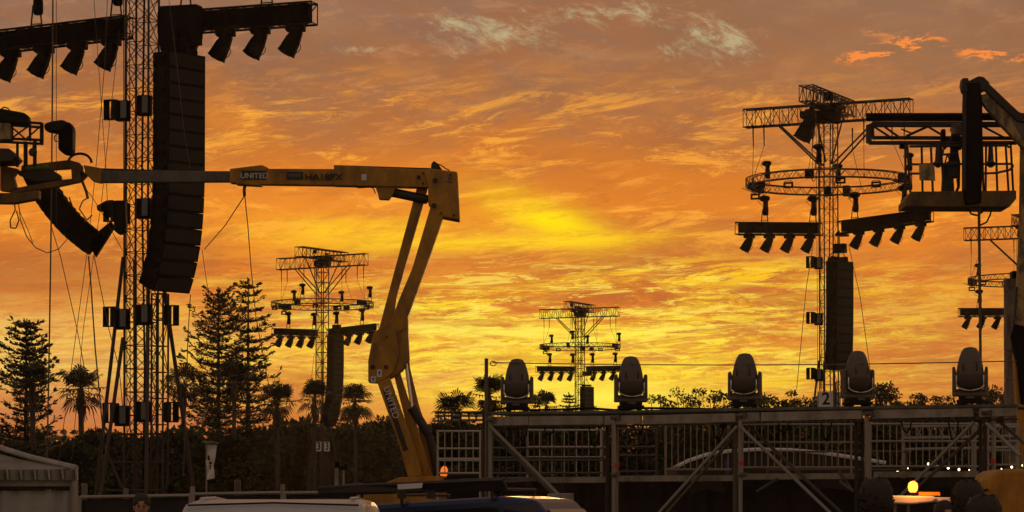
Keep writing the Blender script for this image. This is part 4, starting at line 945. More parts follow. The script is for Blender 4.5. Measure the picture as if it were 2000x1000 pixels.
# ---------------------------------------------------------------- vehicles
def vehicle(name, label, loc, rz, paint, L_, Wd, H, side, cat='car', win_side=True):
    """side: silhouette of the cabin as (x, z) pairs from rear to front"""
    t = thing(name, label, cat, loc, rz)
    body = MB(); hw = Wd / 2; belt = H * .56
    body.prism([(-L_ / 2, -hw, .35), (L_ / 2, -hw, .35), (L_ / 2 + .02, -hw, .62), (L_ / 2 - .05, -hw, belt * .93), (L_ / 2 - 1.15, -hw, belt), (-L_ / 2 + .04, -hw, belt), (-L_ / 2 - .03, -hw, .6)], (0, Wd, 0))
    body.build('body', paint, t, bevel=.06)
    cab = MB(); x = side; n_ = len(x); lo = [(a, z) for a, z in x]
    ins = lambda z: hw - .04 - .16 * (z - belt) / (H - belt)
    vs = [(a, -ins(z), z) for a, z in lo] + [(a, ins(z), z) for a, z in lo]
    cab.addv(vs, [tuple(range(n_)), tuple(range(2 * n_ - 1, n_ - 1, -1))] + [(i, n_ + i, n_ + (i + 1) % n_, (i + 1) % n_) for i in range(n_)])
    cab.build('cabin', paint, t, bevel=.05)
    zt = H - .10; zb = belt + .03
    for s in (-1, 1):
        for (xa, xb) in ((-L_ / 2 + .35, -.75), (-.68, .25), (.32, 1.0)):
            xa2 = xa + (.12 if xa < -1 else 0); xb2 = xb - (.38 if xb > .9 else 0)
            q = [(xa, s * (ins(zb) + .004), zb), (xb, s * (ins(zb) + .004), zb), (xb2, s * (ins(zt) + .004), zt), (xa2, s * (ins(zt) + .004), zt)]
            MB().prism(q, (0, s * .008, 0)).build('side_window', GLS, t)
    fx, fz = side[-1]; gx, gz = side[-2]; rx, rzz = side[0]; sx2, sz2 = side[1]
    for nm, (xa, za), (xb, zb2), o_ in (('windscreen', (fx, fz), (gx, gz), .012), ('rear_window', (rx, rzz), (sx2, sz2), -.012)):
        a = Vector((xa, 0, za)).lerp(Vector((xb, 0, zb2)), .12); b = Vector((xa, 0, za)).lerp(Vector((xb, 0, zb2)), .86)
        MB().prism([(a.x + o_, -ins(a.z) + .1, a.z), (a.x + o_, ins(a.z) - .1, a.z), (b.x + o_, ins(b.z) - .1, b.z), (b.x + o_, -ins(b.z) + .1, b.z)], (o_, 0, .002)).build(nm, GLS if nm == 'rear_window' or paint is CARW else WSC, t)
    for sx_ in (-L_ / 2 + .85, L_ / 2 - .85):
        for s in (-1, 1): MB().bar((sx_, s * (hw - .22), .36), (sx_, s * (hw + .01), .36), .36, 20).bar((sx_, s * (hw - .0), .36), (sx_, s * (hw + .02), .36), .2, 14).build('wheel', TYRE, t)
    for s in (-1, 1):
        MB().box((-L_ / 2 - .03, s * (hw - .14), .85), (.04, .18, .3)).build('tail_light', REDM, t); MB().box((L_ / 2 + .0, s * (hw - .2), .72), (.06, .26, .14)).build('headlight', CHR, t)
    MB().box((L_ / 2 + .04, 0, .45), (.1, Wd - .1, .2)).box((-L_ / 2 - .05, 0, .45), (.1, Wd - .1, .2)).build('bumper', RUB, t, bevel=.02)
    return t
WSC = mat('windscreen_painted_light', (.20, .16, .10), .12, 0, .3, 3)  # light showing through the wagon's windscreen, painted as a warm opaque colour
cw = P(562, 985, 22.4)
H1 = 1.682
v1 = vehicle('parked_van', 'white van roof nearest the camera at the bottom left of centre', (cw.x - .14, 22.4 + 2.2, 0), R(90), CARW, 4.5, 1.86, H1, [(-2.15, .98), (-1.98, H1 - .09), (-1.86, H1 - .02), (-1.2, H1 + .01), (.2, H1), (.62, H1 - .04), (1.35, .96)])
MB().tube([(-1.95, -.7, H1 - .04), (-1.9, 0, H1 - .02), (-1.95, .7, H1 - .04)], .008).build('roof_seam', RUB, v1)
for s in (-1, 1): MB().tube([(-1.7, s * .62, H1 + .015), (-.6, s * .62, H1 + .025), (.3, s * .62, H1 + .005)], .012).build('roof_rib', CARW, v1)
H2 = 1.77
v2 = vehicle('parked_wagon', 'dark blue four wheel drive with a roof rack behind the white van', (P(985, 985, 26.9).x, 26.9, -.055), R(-16), CARB, 4.6, 1.85, H2, [(-2.2, .99), (-2.05, H2 - .06), (-1.9, H2), (.3, H2), (.62, H2 - .05), (1.2, 1.0)])
for x in (-1.6, -.7, .2): MB().bar((x, -.8, H2 + .07), (x, .8, H2 + .07), .018).bar((x, -.74, H2 - .03), (x, -.74, H2 + .07), .016).bar((x, .74, H2 - .03), (x, .74, H2 + .07), .016).build('rack_bar', DKM, v2)
v2.rotation_euler = (0, R(-3.4), R(-16))
rp_ = MB().prism([(-2.9, -1.6, -.25), (2.9, -1.6, .09), (3.2, -1.6, -.05), (3.2, -1.6, -.3)], (0, 3.2, 0)).build('ground_rise', GRD); rp_.location = v2.location; rp_.rotation_euler = (0, 0, R(-16)); tag(rp_, 'low grassy rise under the blue wagon', None, None, 'structure')
aw = thing('rolled_awning', 'long dark rolled awning with a pale label above the blue wagon', 'awning', P(805, 955, 25.5))
def seg(x0, y0, x1, y1, D0, D1, nm, m, ya=0):
    MB().prism([P(x0, y0, D0), P(x1, y1, D1), P(x1, y1 + ya, D1), P(x0, y0 + ya + 4, D0)], (0, .22, 0)).build(nm, m, aw, world=True, bevel=.03)
MB().prism([P(618, 950, 26.4), P(700, 945, 26.1), P(860, 938, 25.5), P(990, 931, 24.9), P(984, 938, 24.9), P(992, 950, 24.9), P(990, 958, 24.9), P(860, 962, 25.5), P(700, 966, 26.1), P(622, 966, 26.4)], (0, .26, 0)).build('roll', DKM, aw, world=True, bevel=.03)
MB().prism([P(776, 946, 25.47), P(826, 943, 25.425), P(824, 953, 25.425), P(777, 956, 25.47)], (0, -.012, 0)).build('label_plate', WHT, aw, world=True)
for x in (784, 841): barobj('foot', DKM, aw, P(x, 960, 11.1) - aw.location, P(x, 974, 11.1) - aw.location, .02)
bx = MB().prism([P(x, y, 31) for x, y in ((1070, 964), (1120, 963), (1123, 1080), (1070, 1080))], (0, .5, 0)).build('storage_box', STE, None, bevel=.01); tag(bx, 'plain grey box standing right of the blue wagon', 'box')
# small work cart with beacon
wc = thing('work_cart', 'small work cart with a white canopy roof and a lit orange beacon', 'cart', (P(1806, 985, 34.9).x, 34.9, 0))
C_ = lambda nm, pts, dep, m, dY=0, b=.01: MB().prism([P(x, y, 34.9 + dY) for x, y in pts], (0, dep, 0)).build(nm, m, wc, world=True, bevel=b)
C_('canopy', [(1729, 974), (1744, 968), (1824, 969), (1832, 974), (1822, 981), (1780, 985), (1731, 983)], 1.2, WHT, -.2, .02)
C_('canopy_panel', [(1822, 971), (1878, 972), (1884, 979), (1820, 981)], 1.0, WHT, -.1, .01)
AMB = mat('amber_bar_plastic', (.8, .32, .03), .4); C_('light_bar', [(1795, 961), (1836, 961), (1837, 968), (1795, 968)], .12, AMB, .0, .005)
BG = mat('beacon_lens_lit', (.9, .35, .05), .3, 0, .02, 3, 0, ((1, .28, .03), 3.2))
bp_ = P(1783, 951, 34.8); MB().lathe([(.035, -.07), (.056, -.045), (.064, 0), (.056, .045), (.03, .066), (.005, .074)], 16, None, bp_).build('beacon', BG, wc, world=True, smooth=True)
MB().lathe([(.07, 0), (.07, .03)], 14, None, bp_ + Vector((0, 0, -.11))).build('beacon_base', BLK, wc, world=True)
ld = bpy.data.lights.new('beacon_glow', 'POINT'); ld.energy = 16; ld.color = (1, .30, .04); ld.shadow_soft_size = .08; lo_ = bpy.data.objects.new('beacon_lamp', ld); COL.objects.link(lo_); lo_.parent = wc; lo_.location = bp_ - wc.location + Vector((0, -.22, .12))
for (xa, xb) in ((1750, 1742), (1775, 1768), (1825, 1830), (1862, 1868)): barobj('canopy_post', STE, wc, P(xa, 984, 35) - wc.location, P(xb, 1060, 35) - wc.location, .02)
C_('cart_body', [(1735, 1060), (1880, 1060), (1880, 1180), (1735, 1180)], 1.1, YEL, -.1, .03)
for x in (1750, 1865):
    for dy in (-.1, .95): c = P(x, 1190, 34.9 + dy); MB().bar((c.x, c.y - .07, .24), (c.x, c.y + .07, .24), .24, 14).build('wheel', TYRE, wc, world=True)

# ---------------------------------------------------------------- people
def clothes(shirt, trousers, skin=(.42, .22, .15)):
    m = bpy.data.materials.new('clothed_figure'); m.use_nodes = True; t = m.node_tree; b = t.nodes['Principled BSDF']; b.inputs['Roughness'].default_value = .85
    c = t.nodes.new('ShaderNodeTexCoord'); s = t.nodes.new('ShaderNodeSeparateXYZ'); t.links.new(c.outputs['Object'], s.inputs[0])
    n = t.nodes.new('ShaderNodeTexNoise'); n.inputs['Scale'].default_value = 9
    def step(th): q = t.nodes.new('ShaderNodeMath'); q.operation = 'GREATER_THAN'; t.links.new(s.outputs[2], q.inputs[0]); q.inputs[1].default_value = th; return q.outputs[0]
    def mx(f, a, bb):
        q = t.nodes.new('ShaderNodeMix'); q.data_type = 'RGBA'; t.links.new(f, q.inputs[0])
        for k, v in ((6, a), (7, bb)):
            if isinstance(v, tuple): q.inputs[k].default_value = (*v, 1)
            else: t.links.new(v, q.inputs[k])
        return q.outputs[2]
    r_ = mx(step(.96), trousers, shirt); r_ = mx(step(1.50), r_, skin)
    t.links.new(r_, b.inputs['Base Color']); return m
def person(label, loc, rz, shirt, trousers, hair='short', H=1.76, arms=((.28, .02, 1.14), (.31, -.04, .86)), grp=None):
    t = thing('person', label, 'person', loc, rz, grp); t.scale = (H / 1.76,) * 3
    V = [(0, 0, .96, .14), (0, 0, 1.12, .13), (0, .01, 1.28, .155), (0, .01, 1.42, .13), (0, .0, 1.52, .062), (0, -.01, 1.58, .058)]
    E = [(0, 1), (1, 2), (2, 3), (3, 4), (4, 5)]
    def chain(start, pts):
        k = start
        for p in pts: V.append(p); E.append((k, len(V) - 1)); k = len(V) - 1
        return k
    for s in (-1, 1):
        chain(0, [(s * .1, 0, .88, .10), (s * .12, -.01, .5, .07), (s * .12, .02, .12, .045), (s * .13, -.1, .04, .04), (s * .13, -.16, .03, .03)])
        (ex, ey, ez), (hx, hy, hz) = arms
        h = chain(3, [(s * .17, .01, 1.42, .075), (s * ex, ey, ez, .05), (s * hx, hy, hz, .032), (s * (hx + .005), hy - .02, hz - .06, .034)])
        for i in range(4): chain(h, [(s * (hx + .01), hy - .045 + .018 * i, hz - .12, .010), (s * (hx), hy - .05 + .018 * i, hz - .16 + .006 * abs(i - 1), .008)])
        chain(h, [(s * (hx - .02), hy - .06, hz - .08, .011), (s * (hx - .03), hy - .075, hz - .11, .009)])
    me = bpy.data.meshes.new('body'); me.from_pydata([v[:3] for v in V], E, []); me.materials.append(clothes(shirt, trousers))
    o = bpy.data.objects.new('body', me); COL.objects.link(o); o.parent = t
    sk = o.modifiers.new('skin', 'SKIN'); sk.use_smooth_shade = True
    if not me.skin_vertices: me.attributes.new('skin', 'FLOAT', 'POINT')
    sv = me.skin_vertices[0].data
    for k, v in enumerate(V): sv[k].radius = (v[3], v[3] * (.75 if k < 4 else 1)); sv[k].use_root = (k == 0)
    o.modifiers.new('sub', 'SUBSURF').levels = 1; o.modifiers['sub'].render_levels = 1
    hd = MB(); prof = [(.02, -.125), (.045, -.115), (.062, -.08), (.072, -.03), (.078, .02), (.078, .06), (.065, .10), (.035, .122), (.005, .127)]
    hd.lathe(prof, 16, None, (0, 0, 1.655), .96, 1.18); hd.box((0, -.10, 1.635), (.026, .04, .05), None, .4)
    for s in (-1, 1): hd.box((s * .078, .01, 1.645), (.018, .035, .06))
    hd.build('head', SKIN, t, smooth=True)
    ey = MB()
    for s in (-1, 1): ey.box((s * .03, -.086, 1.66), (.022, .012, .010)).box((s * .03, -.09, 1.68), (.034, .012, .007))
    ey.box((0, -.088, 1.59), (.045, .012, .008)); ey.build('face_features', HAIR, t)
    hr = MB()
    if hair == 'short': hr.lathe([(.084, 1.672), (.093, 1.70), (.088, 1.75), (.062, 1.795), (.02, 1.812)], 16, None, (0, .016, 0), 1, 1.16)
    elif hair == 'bushy':
        rnd = random.Random(4); hr.lathe([(.09, 1.56), (.105, 1.65), (.108, 1.73), (.08, 1.79), (.02, 1.81)], 14, None, (0, .03, 0), 1, 1.15)
        for i in range(70):
            a = rnd.uniform(0, 6.28); z = rnd.uniform(1.56, 1.8); q = .105 * math.sqrt(max(.1, 1 - ((z - 1.66) / .16) ** 2)); hr.bar((q * math.cos(a) * .9, .03 + q * math.sin(a), z), (q * math.cos(a) * 1.2, .03 + q * math.sin(a) * 1.2, z + .02), .02, 4, .004)
    if hair != 'helmet': hr.build('hair', HAIR, t, smooth=True)
    else:
        MB().lathe([(.13, 1.69), (.115, 1.705), (.11, 1.75), (.085, 1.80), (.02, 1.825)], 16, None, (0, 0, 0), 1, 1.15).build('helmet', YEL2, t, smooth=True)
    return t
pp = P(276, 985, 29.2); person('man with short dark hair facing the camera in front of the black fence', (pp.x, 29.2, 0), R(8), (.05, .09, .03), (.03, .03, .04), 'short', 1.72)
pp = P(1708, 985, 18.5); person('person with bushy dark hair in an orange work shirt seen from behind', (pp.x, 18.5, 0), R(195), (.8, .16, .03), (.03, .03, .04), 'bushy', 1.78)
pp = P(1893, 985, 19); person('person with dark hair left of the yellow counterweight', (pp.x, 19, 0), R(160), (.03, .03, .035), (.03, .03, .04), 'bushy', 1.77)
pp = P(1922, 985, 15.5); person('shorter person in black standing nearest the yellow counterweight', (pp.x, 15.5, 0), R(170), (.02, .02, .022), (.03, .03, .04), 'bushy', 1.66)
pp = P(1846, 985, 24); person('person in the gap under the white cart canopy, only the face showing', (pp.x, 24, 0), R(10), (.1, .06, .04), (.03, .03, .04), 'short', 1.64)
pp = P(1864, 374, 67.5); person('worker in a harness and helmet standing in the raised right basket', tuple(pp), R(200), (.03, .022, .02), (.02, .02, .022), 'helmet', 1.55, ((.25, -.1, 1.2), (.16, -.3, 1.25)))
# distant small things by the shrubs
for k, (x, y, w, h, D_, lab, m, ct_) in enumerate(((464, 945, 13, 17, 30, 'small grey round topped cabinet above the fence line', GRYB, 'cabinet'), (333, 952, 14, 10, 32, 'low dark equipment case by the base of the tallest tower', BLK, 'case'), (246, 958, 10, 8, 32, 'tiny pale equipment case left of the dark one', PVCR, 'case'), (165, 950, 12, 12, 30, 'small brown case just right of the white marquee', PVCR, 'case'))):
    D_ *= 2.25; a = P(x, y, D_); s_ = D_ / F; o = MB().lathe([(w * s_ * .5, -a.z), (w * s_ * .5, h * s_ * .3), (w * s_ * .36, h * s_ * .5)], 10).build('equipment_case', m); o.location = a; tag(o, lab, ct_)
cam_r = thing('camera_tripod', 'thin pole stand with a small camera head in front of the dark shrubs', 'tripod', (P(671, 985, 54).x, 54, 0))
barobj('pole', STE, cam_r, (0, 0, 0), (0, 0, P(0, 918, 54).z), .02); MB().box((.0, 0, P(0, 914, 54).z), (.16, .12, .06)).box((.05, 0, P(0, 910, 54).z), (.06, .08, .08)).box((-.12, 0, P(0, 908, 54).z), (.1, .1, .12)).build('camera_head', BLK, cam_r)
o = MB().prism([P(x, y, 49) for x, y in ((668, 946), (705, 944), (706, 948), (667, 949))], (0, 2, 0)).build('case_lid', PVC); tag(o, 'pale flat lid behind the rolled awning', 'lid')
o = MB().bar(P(657, 905, 67), Vector((P(657, 905, 67).x, 67, 0)), .05, 8).build('steel_post', STE); tag(o, 'plain steel post near the foot of the tower behind the boom arm', 'post')
bg = thing('tool_bag', 'dark tool bag hanging in the right basket beside the worker', 'bag', P(1851, 360, 67.3), 0); MB().box((0, 0, 0), (.34, .26, .95), None, .7).box((.1, 0, .35), (.3, .3, .4)).build('bag_body', DCL, bg, bevel=.05); MB().tube([(-.1, 0, .4), (0, 0, .75), (.1, 0, .4)], .02).build('strap', DCL, bg)
o = MB().prism([P(x, y, 46) for x, y in ((1417, 898), (1424, 898), (1424, 926), (1417, 926))], (0, .02, 0)).build('small_sign', mat('blue_sign', (.05, .09, .25), .5)); o.location.x -= 0; tag(o, 'narrow blue sign strip on the upright left of the third big moving light', 'sign')
# weathered column at the right edge
wcx = thing('clad_column', 'pale weathered clad column at the right edge behind the boom lift', 'column', (P(1990, 985, 90).x, 90, 0))
WC = dirty('weathered_cladding', (.20, .15, .11), (.07, .04, .03), .8, 0, 1.2, .42, .6)
z0 = 0; zt_ = P(0, 545, 90).z; k = 0
while z0 < zt_ - .1:
    z1 = min(z0 + .95, zt_); MB().box((0, 0, (z0 + z1) / 2), (.82 + .01 * (k % 2), .6, z1 - z0 - .015)).build('cladding_panel', WC, wcx); z0 = z1; k += 1
MB().box((.05, 0, zt_ + .12), (.55, .5, .26)).build('cap', BLK, wcx, bevel=.03)

# ---------------------------------------------------------------- trees
def leafmesh(pts, dirs, size, rnd, asp=.45):
    """pointed leaf or twig faces at the given points"""
    n = len(pts); pts = np.array(pts); d = np.array(dirs); d /= np.linalg.norm(d, axis=1)[:, None] + 1e-9
    rv = rnd.normal(size=(n, 3)); s = np.cross(d, rv); s /= np.linalg.norm(s, axis=1)[:, None] + 1e-9
    L1_ = (np.array(size) * rnd.uniform(.7, 1.3, n))[:, None]; Wd = L1_ * asp
    v = np.stack([pts - s * Wd * .2, pts + d * L1_ * .45 - s * Wd * .5, pts + d * L1_, pts + d * L1_ * .45 + s * Wd * .5], 1).reshape(-1, 3)
    return v
def mesh_np(name, v, m, parent, kind=None):
    n = len(v) // 4; me = bpy.data.meshes.new(name); me.vertices.add(len(v)); me.vertices.foreach_set('co', v.astype(np.float32).ravel())
    me.loops.add(4 * n); me.loops.foreach_set('vertex_index', np.arange(4 * n, dtype=np.int32)); me.polygons.add(n)
    me.polygons.foreach_set('loop_start', np.arange(0, 4 * n, 4, dtype=np.int32)); me.update(calc_edges=True); me.materials.append(m)
    o = bpy.data.objects.new(name, me); COL.objects.link(o); o.parent = parent
    if kind: o['kind'] = kind
    return o
def norfolk(loc, h, rad, seed, label, lean=0.0, open_=1.0, lo=.12, whorl=.7, up=.25, grp='Norfolk pines'):
    rnd = np.random.default_rng(seed); t = thing('norfolk_pine', label, 'tree', loc, 0, grp)
    tr = MB(); k = 8
    for i in range(k): tr.bar((lean * i / k, 0, h * i / k), (lean * (i + 1) / k, 0, h * (i + 1) / k), .26 * (1 - i / k) + .035, 7, .26 * (1 - (i + 1) / k) + .03)
    tr.build('trunk', BARK, t); br = MB(); P_, D_, S_ = [], [], []
    z = h * lo; 
    while z < h - .15:
        f = (z - h * lo) / (h * (1 - lo)); L0 = rad * (1 - f) ** .47 * (.72 + .5 * rnd.random()) + .25
        if f < .12: L0 *= .75
        nb_ = 6 if f < .85 else 5; a0 = rnd.uniform(0, 6.28)
        for b in range(nb_):
            if rnd.random() < .14 * open_: continue
            a = a0 + 6.283 * b / nb_ + rnd.uniform(-.2, .2); Lb = L0 * rnd.uniform(.62, 1.22); ca, sa = math.cos(a), math.sin(a); pv = Vector((lean * z / h, 0, z))
            steps = max(3, int(Lb / .32)); q0 = pv
            for s in range(1, steps + 1):
                u = s / steps; q = pv + Vector((ca * Lb * u, sa * Lb * u, Lb * (up * u * u * 1.1 - .05 * u + .06 * rnd.normal() * u) + .12 * f * u)); br.bar(q0, q, .035 * (1 - u) + .012, 4)
                nn_ = (4 if rnd.random() < .85 else 1) if u > .25 else 2
                for side in (-1, 1):
                    for j in range(nn_):
                        w_ = q0.lerp(q, rnd.random()); out = Vector((ca * .6 - sa * side * .9, sa * .6 + ca * side * .9, .30 + .2 * rnd.normal())); ln = (.18 + .42 * math.sin(math.pi * min(1, u * .8 + .12))) * min(1, Lb / 1.4)
                        for r_ in range(3): P_.append(w_ + out * (ln * r_ / 3.2)); D_.append(out + Vector(rnd.normal(size=3) * .2)); S_.append(.25)
                q0 = q
            for j in range(5): P_.append(q0 + Vector(rnd.normal(size=3) * .05)); D_.append(Vector((ca, sa, .6)) + Vector(rnd.normal(size=3) * .35)); S_.append(.3)
        z += whorl * rnd.uniform(.8, 1.2) * (1 - .35 * f)
    for j in range(24): P_.append(Vector((lean, 0, h - .5 + .5 * rnd.random()))); D_.append(Vector((rnd.normal() * .6, rnd.normal() * .6, .8))); S_.append(.3)
    br.build('branches', BARK, t, kind='stuff'); mesh_np('crown', leafmesh([tuple(p) for p in P_], [tuple(p) for p in D_], S_, rnd, .42), LEAF, t); return t
XY = lambda px, D_: (P(px, 985, D_ * 2.25).x, D_ * 2.25, 0)
HZ = lambda py, D_: P(1000, py, D_ * 2.25).z
norfolk(XY(50, 80), HZ(632, 80), 2.75, 1, 'dense cone shaped Norfolk pine at the far left', 0, .6, .18, .62, .30)
norfolk(XY(426, 92), HZ(566, 92), 4.0, 2, 'wide Norfolk pine right of the tallest tower, shorter and fuller of the close pair', 0, 1.2, .16, .72, .55)
norfolk(XY(484, 95), HZ(547, 95), 2.9, 3, 'taller thin Norfolk pine of the close pair, beside the middle tower', 0, 1.5, .16, .95, .28)
norfolk(XY(1112, 170), HZ(768, 170), 2.1, 5, 'small cone shaped pine at the foot of the far centre tower', 0, .3, .1, .7, .1)
norfolk(XY(1045, 160), HZ(772, 160), 1.6, 6, 'thin small pine right of the leftmost big moving light', 0, 1, .1, .7, .2)
# low extra branch tips reaching right toward the middle tower
def palm(loc, h, cr, seed, label, skirt=.9, tr=.2):
    rnd = random.Random(seed); t = thing('fan_palm', label, 'palm tree', loc, 0, 'fan palms')
    MB().bar((0, 0, 0), (.05, 0, h * .5), tr * 1.2, 8, tr).bar((.05, 0, h * .5), (.0, 0, h), tr, 8, tr * .9).build('trunk', BARK, t)
    sk = MB()
    for i in range(46):
        a = rnd.uniform(0, 6.28); q = rnd.uniform(.15, .42); z = h - rnd.uniform(.05, skirt); sk.bar((.1 * math.cos(a), .1 * math.sin(a), z), (q * math.cos(a), q * math.sin(a), z - rnd.uniform(.4, .8)), .05, 3, .02)
    sk.build('dead_frond_skirt', SKIRT, t)
    for i in range(30):
        a = rnd.uniform(0, 6.28); e = R(rnd.uniform(-55, 70)) if i > 6 else R(rnd.uniform(35, 85))
        d = Vector((math.cos(a) * math.cos(e), math.sin(a) * math.cos(e), math.sin(e))); Lp = cr * rnd.uniform(.34, .58); m_ = MB(); o0 = Vector((0, 0, h)); tip = o0 + d * Lp * 1.08 + Vector((0, 0, -.06 * cr)); m_.bar(o0, tip, .022, 3)
        side = d.cross(Vector((0, 0, 1))).normalized(); upv = side.cross(d).normalized(); Lf = cr * rnd.uniform(.48, .62)
        nb_ = 12
        for j in range(nb_):
            th = R(-98 + 196 * j / (nb_ - 1)); dd = d * math.cos(th) + side * math.sin(th) + upv * .12; w_ = .062 * cr / 1.5
            q = tip + dd * Lf * (.62 + .1 * math.cos(th)); e2 = q + dd * Lf * .34 + Vector((0, 0, -Lf * rnd.uniform(.12, .42))); sv = dd.cross(upv).normalized() * w_
            m_.addv([tip, q - sv, e2, q + sv], [(0, 1, 2, 3)])
        m_.build('frond', PALM, t)
    return t
palm(XY(157, 62), HZ(758, 62), 1.35, 1, 'fan palm standing alone between the far left pine and the tallest tower', 1.0, .15)
palm(XY(358, 80), HZ(752, 80), 1.45, 2, 'fan palm just right of the tallest tower, its trunk bare', .8, .12)
palm(XY(541, 75), HZ(785, 75), 1.5, 3, 'fan palm with a feathery crown left of the middle tower', 1.1, .14)
palm(XY(613, 85), HZ(778, 85), 1.45, 4, 'fan palm half hidden behind the mast of the middle tower', .9, .13)
palm(XY(693, 85), HZ(785, 85), 1.55, 5, 'fan palm between the middle tower and the boom arm', 1.2, .12)
palm(XY(893, 70), HZ(806, 70), 1.55, 6, 'low wide fan palm right of the boom lift arms', .6, .2)
palm(XY(955, 68), HZ(772, 68), 1.3, 7, 'ragged fan palm behind the tall scaffold post', 1.2, .16)
palm(XY(62, 66), HZ(740, 66), 1.2, 9, 'dark fan palm in front of the far left pine', 1.3, .16)
palm(XY(1068, 120), HZ(792, 120), 1.7, 8, 'small palm on the skyline between the first big light and the far tower', .5, .2)
palm(XY(456, 80), HZ(742, 80), 1.5, 10, 'fan palm in front of the close pair of pines', 1.2, .14)
def broadleaf(loc, h, wd, seed, label, m=LEAF2, trunkf=.35, n_cl=34, leafs=46, leaf=.32, cl=.9, grp='gum trees on the skyline', name='gum_tree', dp=.7, flat=.6):
    rnd = np.random.default_rng(seed); t = thing(name, label, 'tree', loc, 0, grp); br = MB(); P_, D_, S_ = [], [], []
    base_ = Vector((0, 0, h * trunkf)); br.bar((0, 0, 0), base_, .028 * h, 7, .02 * h)
    for k in range(n_cl):
        a = rnd.uniform(0, 6.28); rr = math.sqrt(rnd.random()); u = rnd.random()
        zc = h * (trunkf + (1 - trunkf) * (.15 + .85 * u)); env = math.sqrt(max(.05, 1 - ((zc / h - trunkf - .3) / (1 - trunkf - .22)) ** 2)) if zc / h > trunkf + .3 else .75 + .2 * u
        c = Vector((math.cos(a) * wd * .5 * rr * env, math.sin(a) * wd * .5 * rr * env * dp, min(zc, h - cl * .4)))
        mid = base_.lerp(c, .5) + Vector((rnd.normal() * .05 * wd, rnd.normal() * .05 * wd, -.02 * h)); br.bar(base_, mid, .010 * h, 5, .006 * h).bar(mid, c, .006 * h, 4, .002 * h)
        rad = cl * rnd.uniform(.6, 1.25); q = rnd.normal(size=(leafs, 3)); q /= np.linalg.norm(q, axis=1)[:, None]; q *= (rnd.random(leafs) ** .4)[:, None] * rad; q[:, 2] *= flat
        for s in range(leafs): P_.append((c.x + q[s, 0], c.y + q[s, 1], c.z + q[s, 2])); D_.append(tuple(q[s] / rad + rnd.normal(size=3) * .5)); S_.append(leaf)
    br.build('trunk', BARK, t); mesh_np('crown', leafmesh(P_, D_, S_, rnd, .6), m, t); return t
for k, (px, py, wpx, D_, lab) in enumerate(((1292, 774, 70, 120, 'small sloping gum tree at the left end of the skyline row'), (1335, 762, 96, 118, 'broad gum tree in the middle of the skyline row'), (1382, 760, 90, 120, 'tallest gum tree of the row left of the third big light'), (1421, 770, 62, 116, 'gum tree touching the third big moving light'),
        (1488, 772, 40, 118, 'low gum tree just right of the third big light'), (1534, 758, 62, 110, 'round open gum tree left of the large tower'), (1588, 772, 40, 120, 'small gum tree at the mast foot of the large tower'), (1722, 750, 50, 96, 'open gum tree with bare limbs right of the number panel'), (1752, 784, 40, 125, 'low gum tree right of the bare limbed one'),
        (1788, 768, 44, 118, 'round small gum tree in the gap between the last two big lights'), (1838, 773, 60, 122, 'wide low gum tree left of the last big light'), (1936, 757, 50, 100, 'gum tree just right of the last big light'), (1965, 770, 40, 105, 'gum tree beside the weathered column'), (1010, 790, 60, 150, 'low tree on the skyline behind the leftmost big light'), (1150, 792, 80, 190, 'low distant tree right of the small pine'))):
    broadleaf(XY(px, D_), HZ(py, D_), wpx / 2400 * D_ * 1.12, 40 + k, lab, LEAF2, .36, 44, 60, .27, .66, flat=.55)
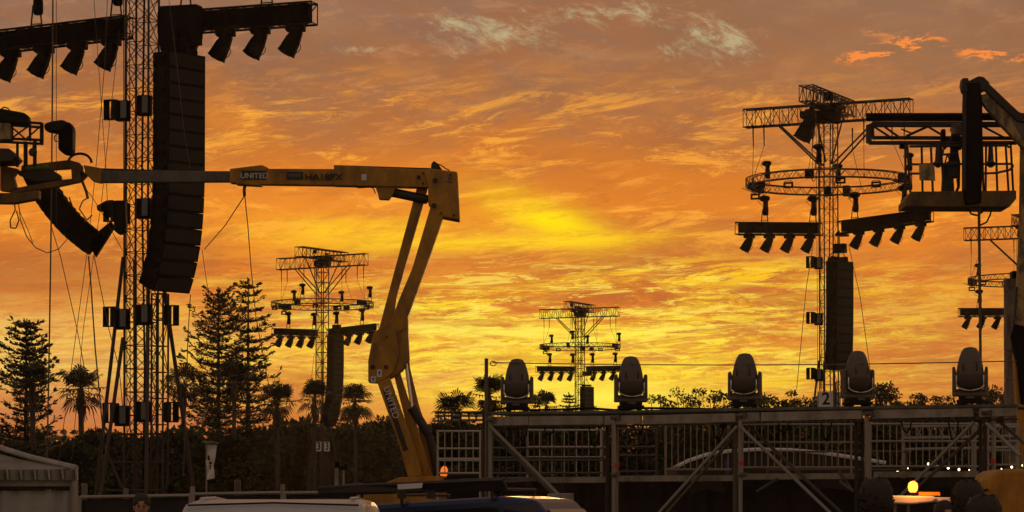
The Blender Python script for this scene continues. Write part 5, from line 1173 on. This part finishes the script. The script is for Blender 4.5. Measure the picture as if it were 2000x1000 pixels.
# big shrubby trees forming the dark bank below the towers
for k, (px, py, wpx, D_, lab) in enumerate(((195, 872, 130, 55, 'rounded dark shrub tree behind the palm at left'), (135, 885, 90, 52, 'dark shrub tree behind the white marquee ridge'), (262, 862, 110, 58, 'dark shrub tree behind the base of the tallest tower'), (345, 866, 110, 56, 'dark shrub tree right of the tower base'), (425, 860, 120, 55, 'dark shrub tree behind the white banner'),
        (510, 858, 130, 118, 'dark shrub tree under the thin pine'), (585, 846, 120, 120, 'dark shrub tree left of the middle tower foot'), (700, 832, 130, 116, 'large olive shrub tree right of the middle tower foot'), (762, 826, 110, 117, 'large olive shrub tree against the boom lift arm'), (650, 862, 90, 125, 'dark shrub tree behind the foot of the middle tower'),
        (880, 832, 130, 58, 'dark shrub tree behind the short barrier at the boom lift'), (985, 838, 150, 56, 'dark shrub tree under the first big moving light'), (1100, 836, 170, 60, 'dark shrub tree behind the wide meshed panel'), (1230, 832, 170, 60, 'dark shrub tree behind the double upright'), (1360, 818, 170, 62, 'dark shrub tree below the skyline gum row'), (1500, 814, 170, 64, 'dark shrub tree behind the black marquee'), (1640, 812, 170, 62, 'dark shrub tree behind the large tower foot'), (1780, 812, 170, 62, 'dark shrub tree behind the low truss'), (1920, 810, 180, 62, 'dark shrub tree at the right under the runway'), (20, 880, 150, 56, 'dark shrub tree behind the marquee at the left edge'))):
    broadleaf(XY(px, D_), HZ(py + (-14, 4, 8, -10, 6, -6)[k % 6], D_), wpx / 2400 * D_ * 1.2, 90 + k, lab, LEAF3, .04, 80, 190, .25 * (1 + (D_ > 100)), .85 * (1 + .9 * (D_ > 100)), 'shrub trees in the dark bank', 'shrub_tree', .8, .8)
# far wood behind everything, too far to tell trees apart
rnd = np.random.default_rng(7); P_, D_, S_ = [], [], []
for i in range(26000):
    x = rnd.uniform(-110, 120); y = rnd.uniform(455, 470); hh = 11 + 2.2 * math.sin(x * .21) + 1.3 * math.sin(x * .57 + 1) + .8 * math.sin(x * 1.3); z = hh * rnd.random() ** .6
    P_.append((x, y, z)); D_.append(tuple(rnd.normal(size=3))); S_.append(1.3)
tag(mesh_np('distant_wood', leafmesh(P_, D_, S_, rnd, .7), LEAF2, None), 'far dark wood along the horizon behind the field', None, None, 'stuff')

# ---------------------------------------------------------------- haze
def haze(dens, g_):
    o = MB().box((20, 240, 19), (460, 500, 40)).build('haze', GRD); m = bpy.data.materials.new('haze_air'); m.use_nodes = True; t = m.node_tree; t.nodes.clear()
    v = t.nodes.new('ShaderNodeVolumePrincipled'); v.inputs['Color'].default_value = (.95, .85, .75, 1); v.inputs['Density'].default_value = dens; v.inputs['Anisotropy'].default_value = g_
    u = t.nodes.new('ShaderNodeOutputMaterial'); t.links.new(v.outputs[0], u.inputs[1]); o.data.materials.clear(); o.data.materials.append(m); tag(o, 'warm evening haze filling the air', None, None, 'stuff')
if HAZE: haze(HAZE, .7)
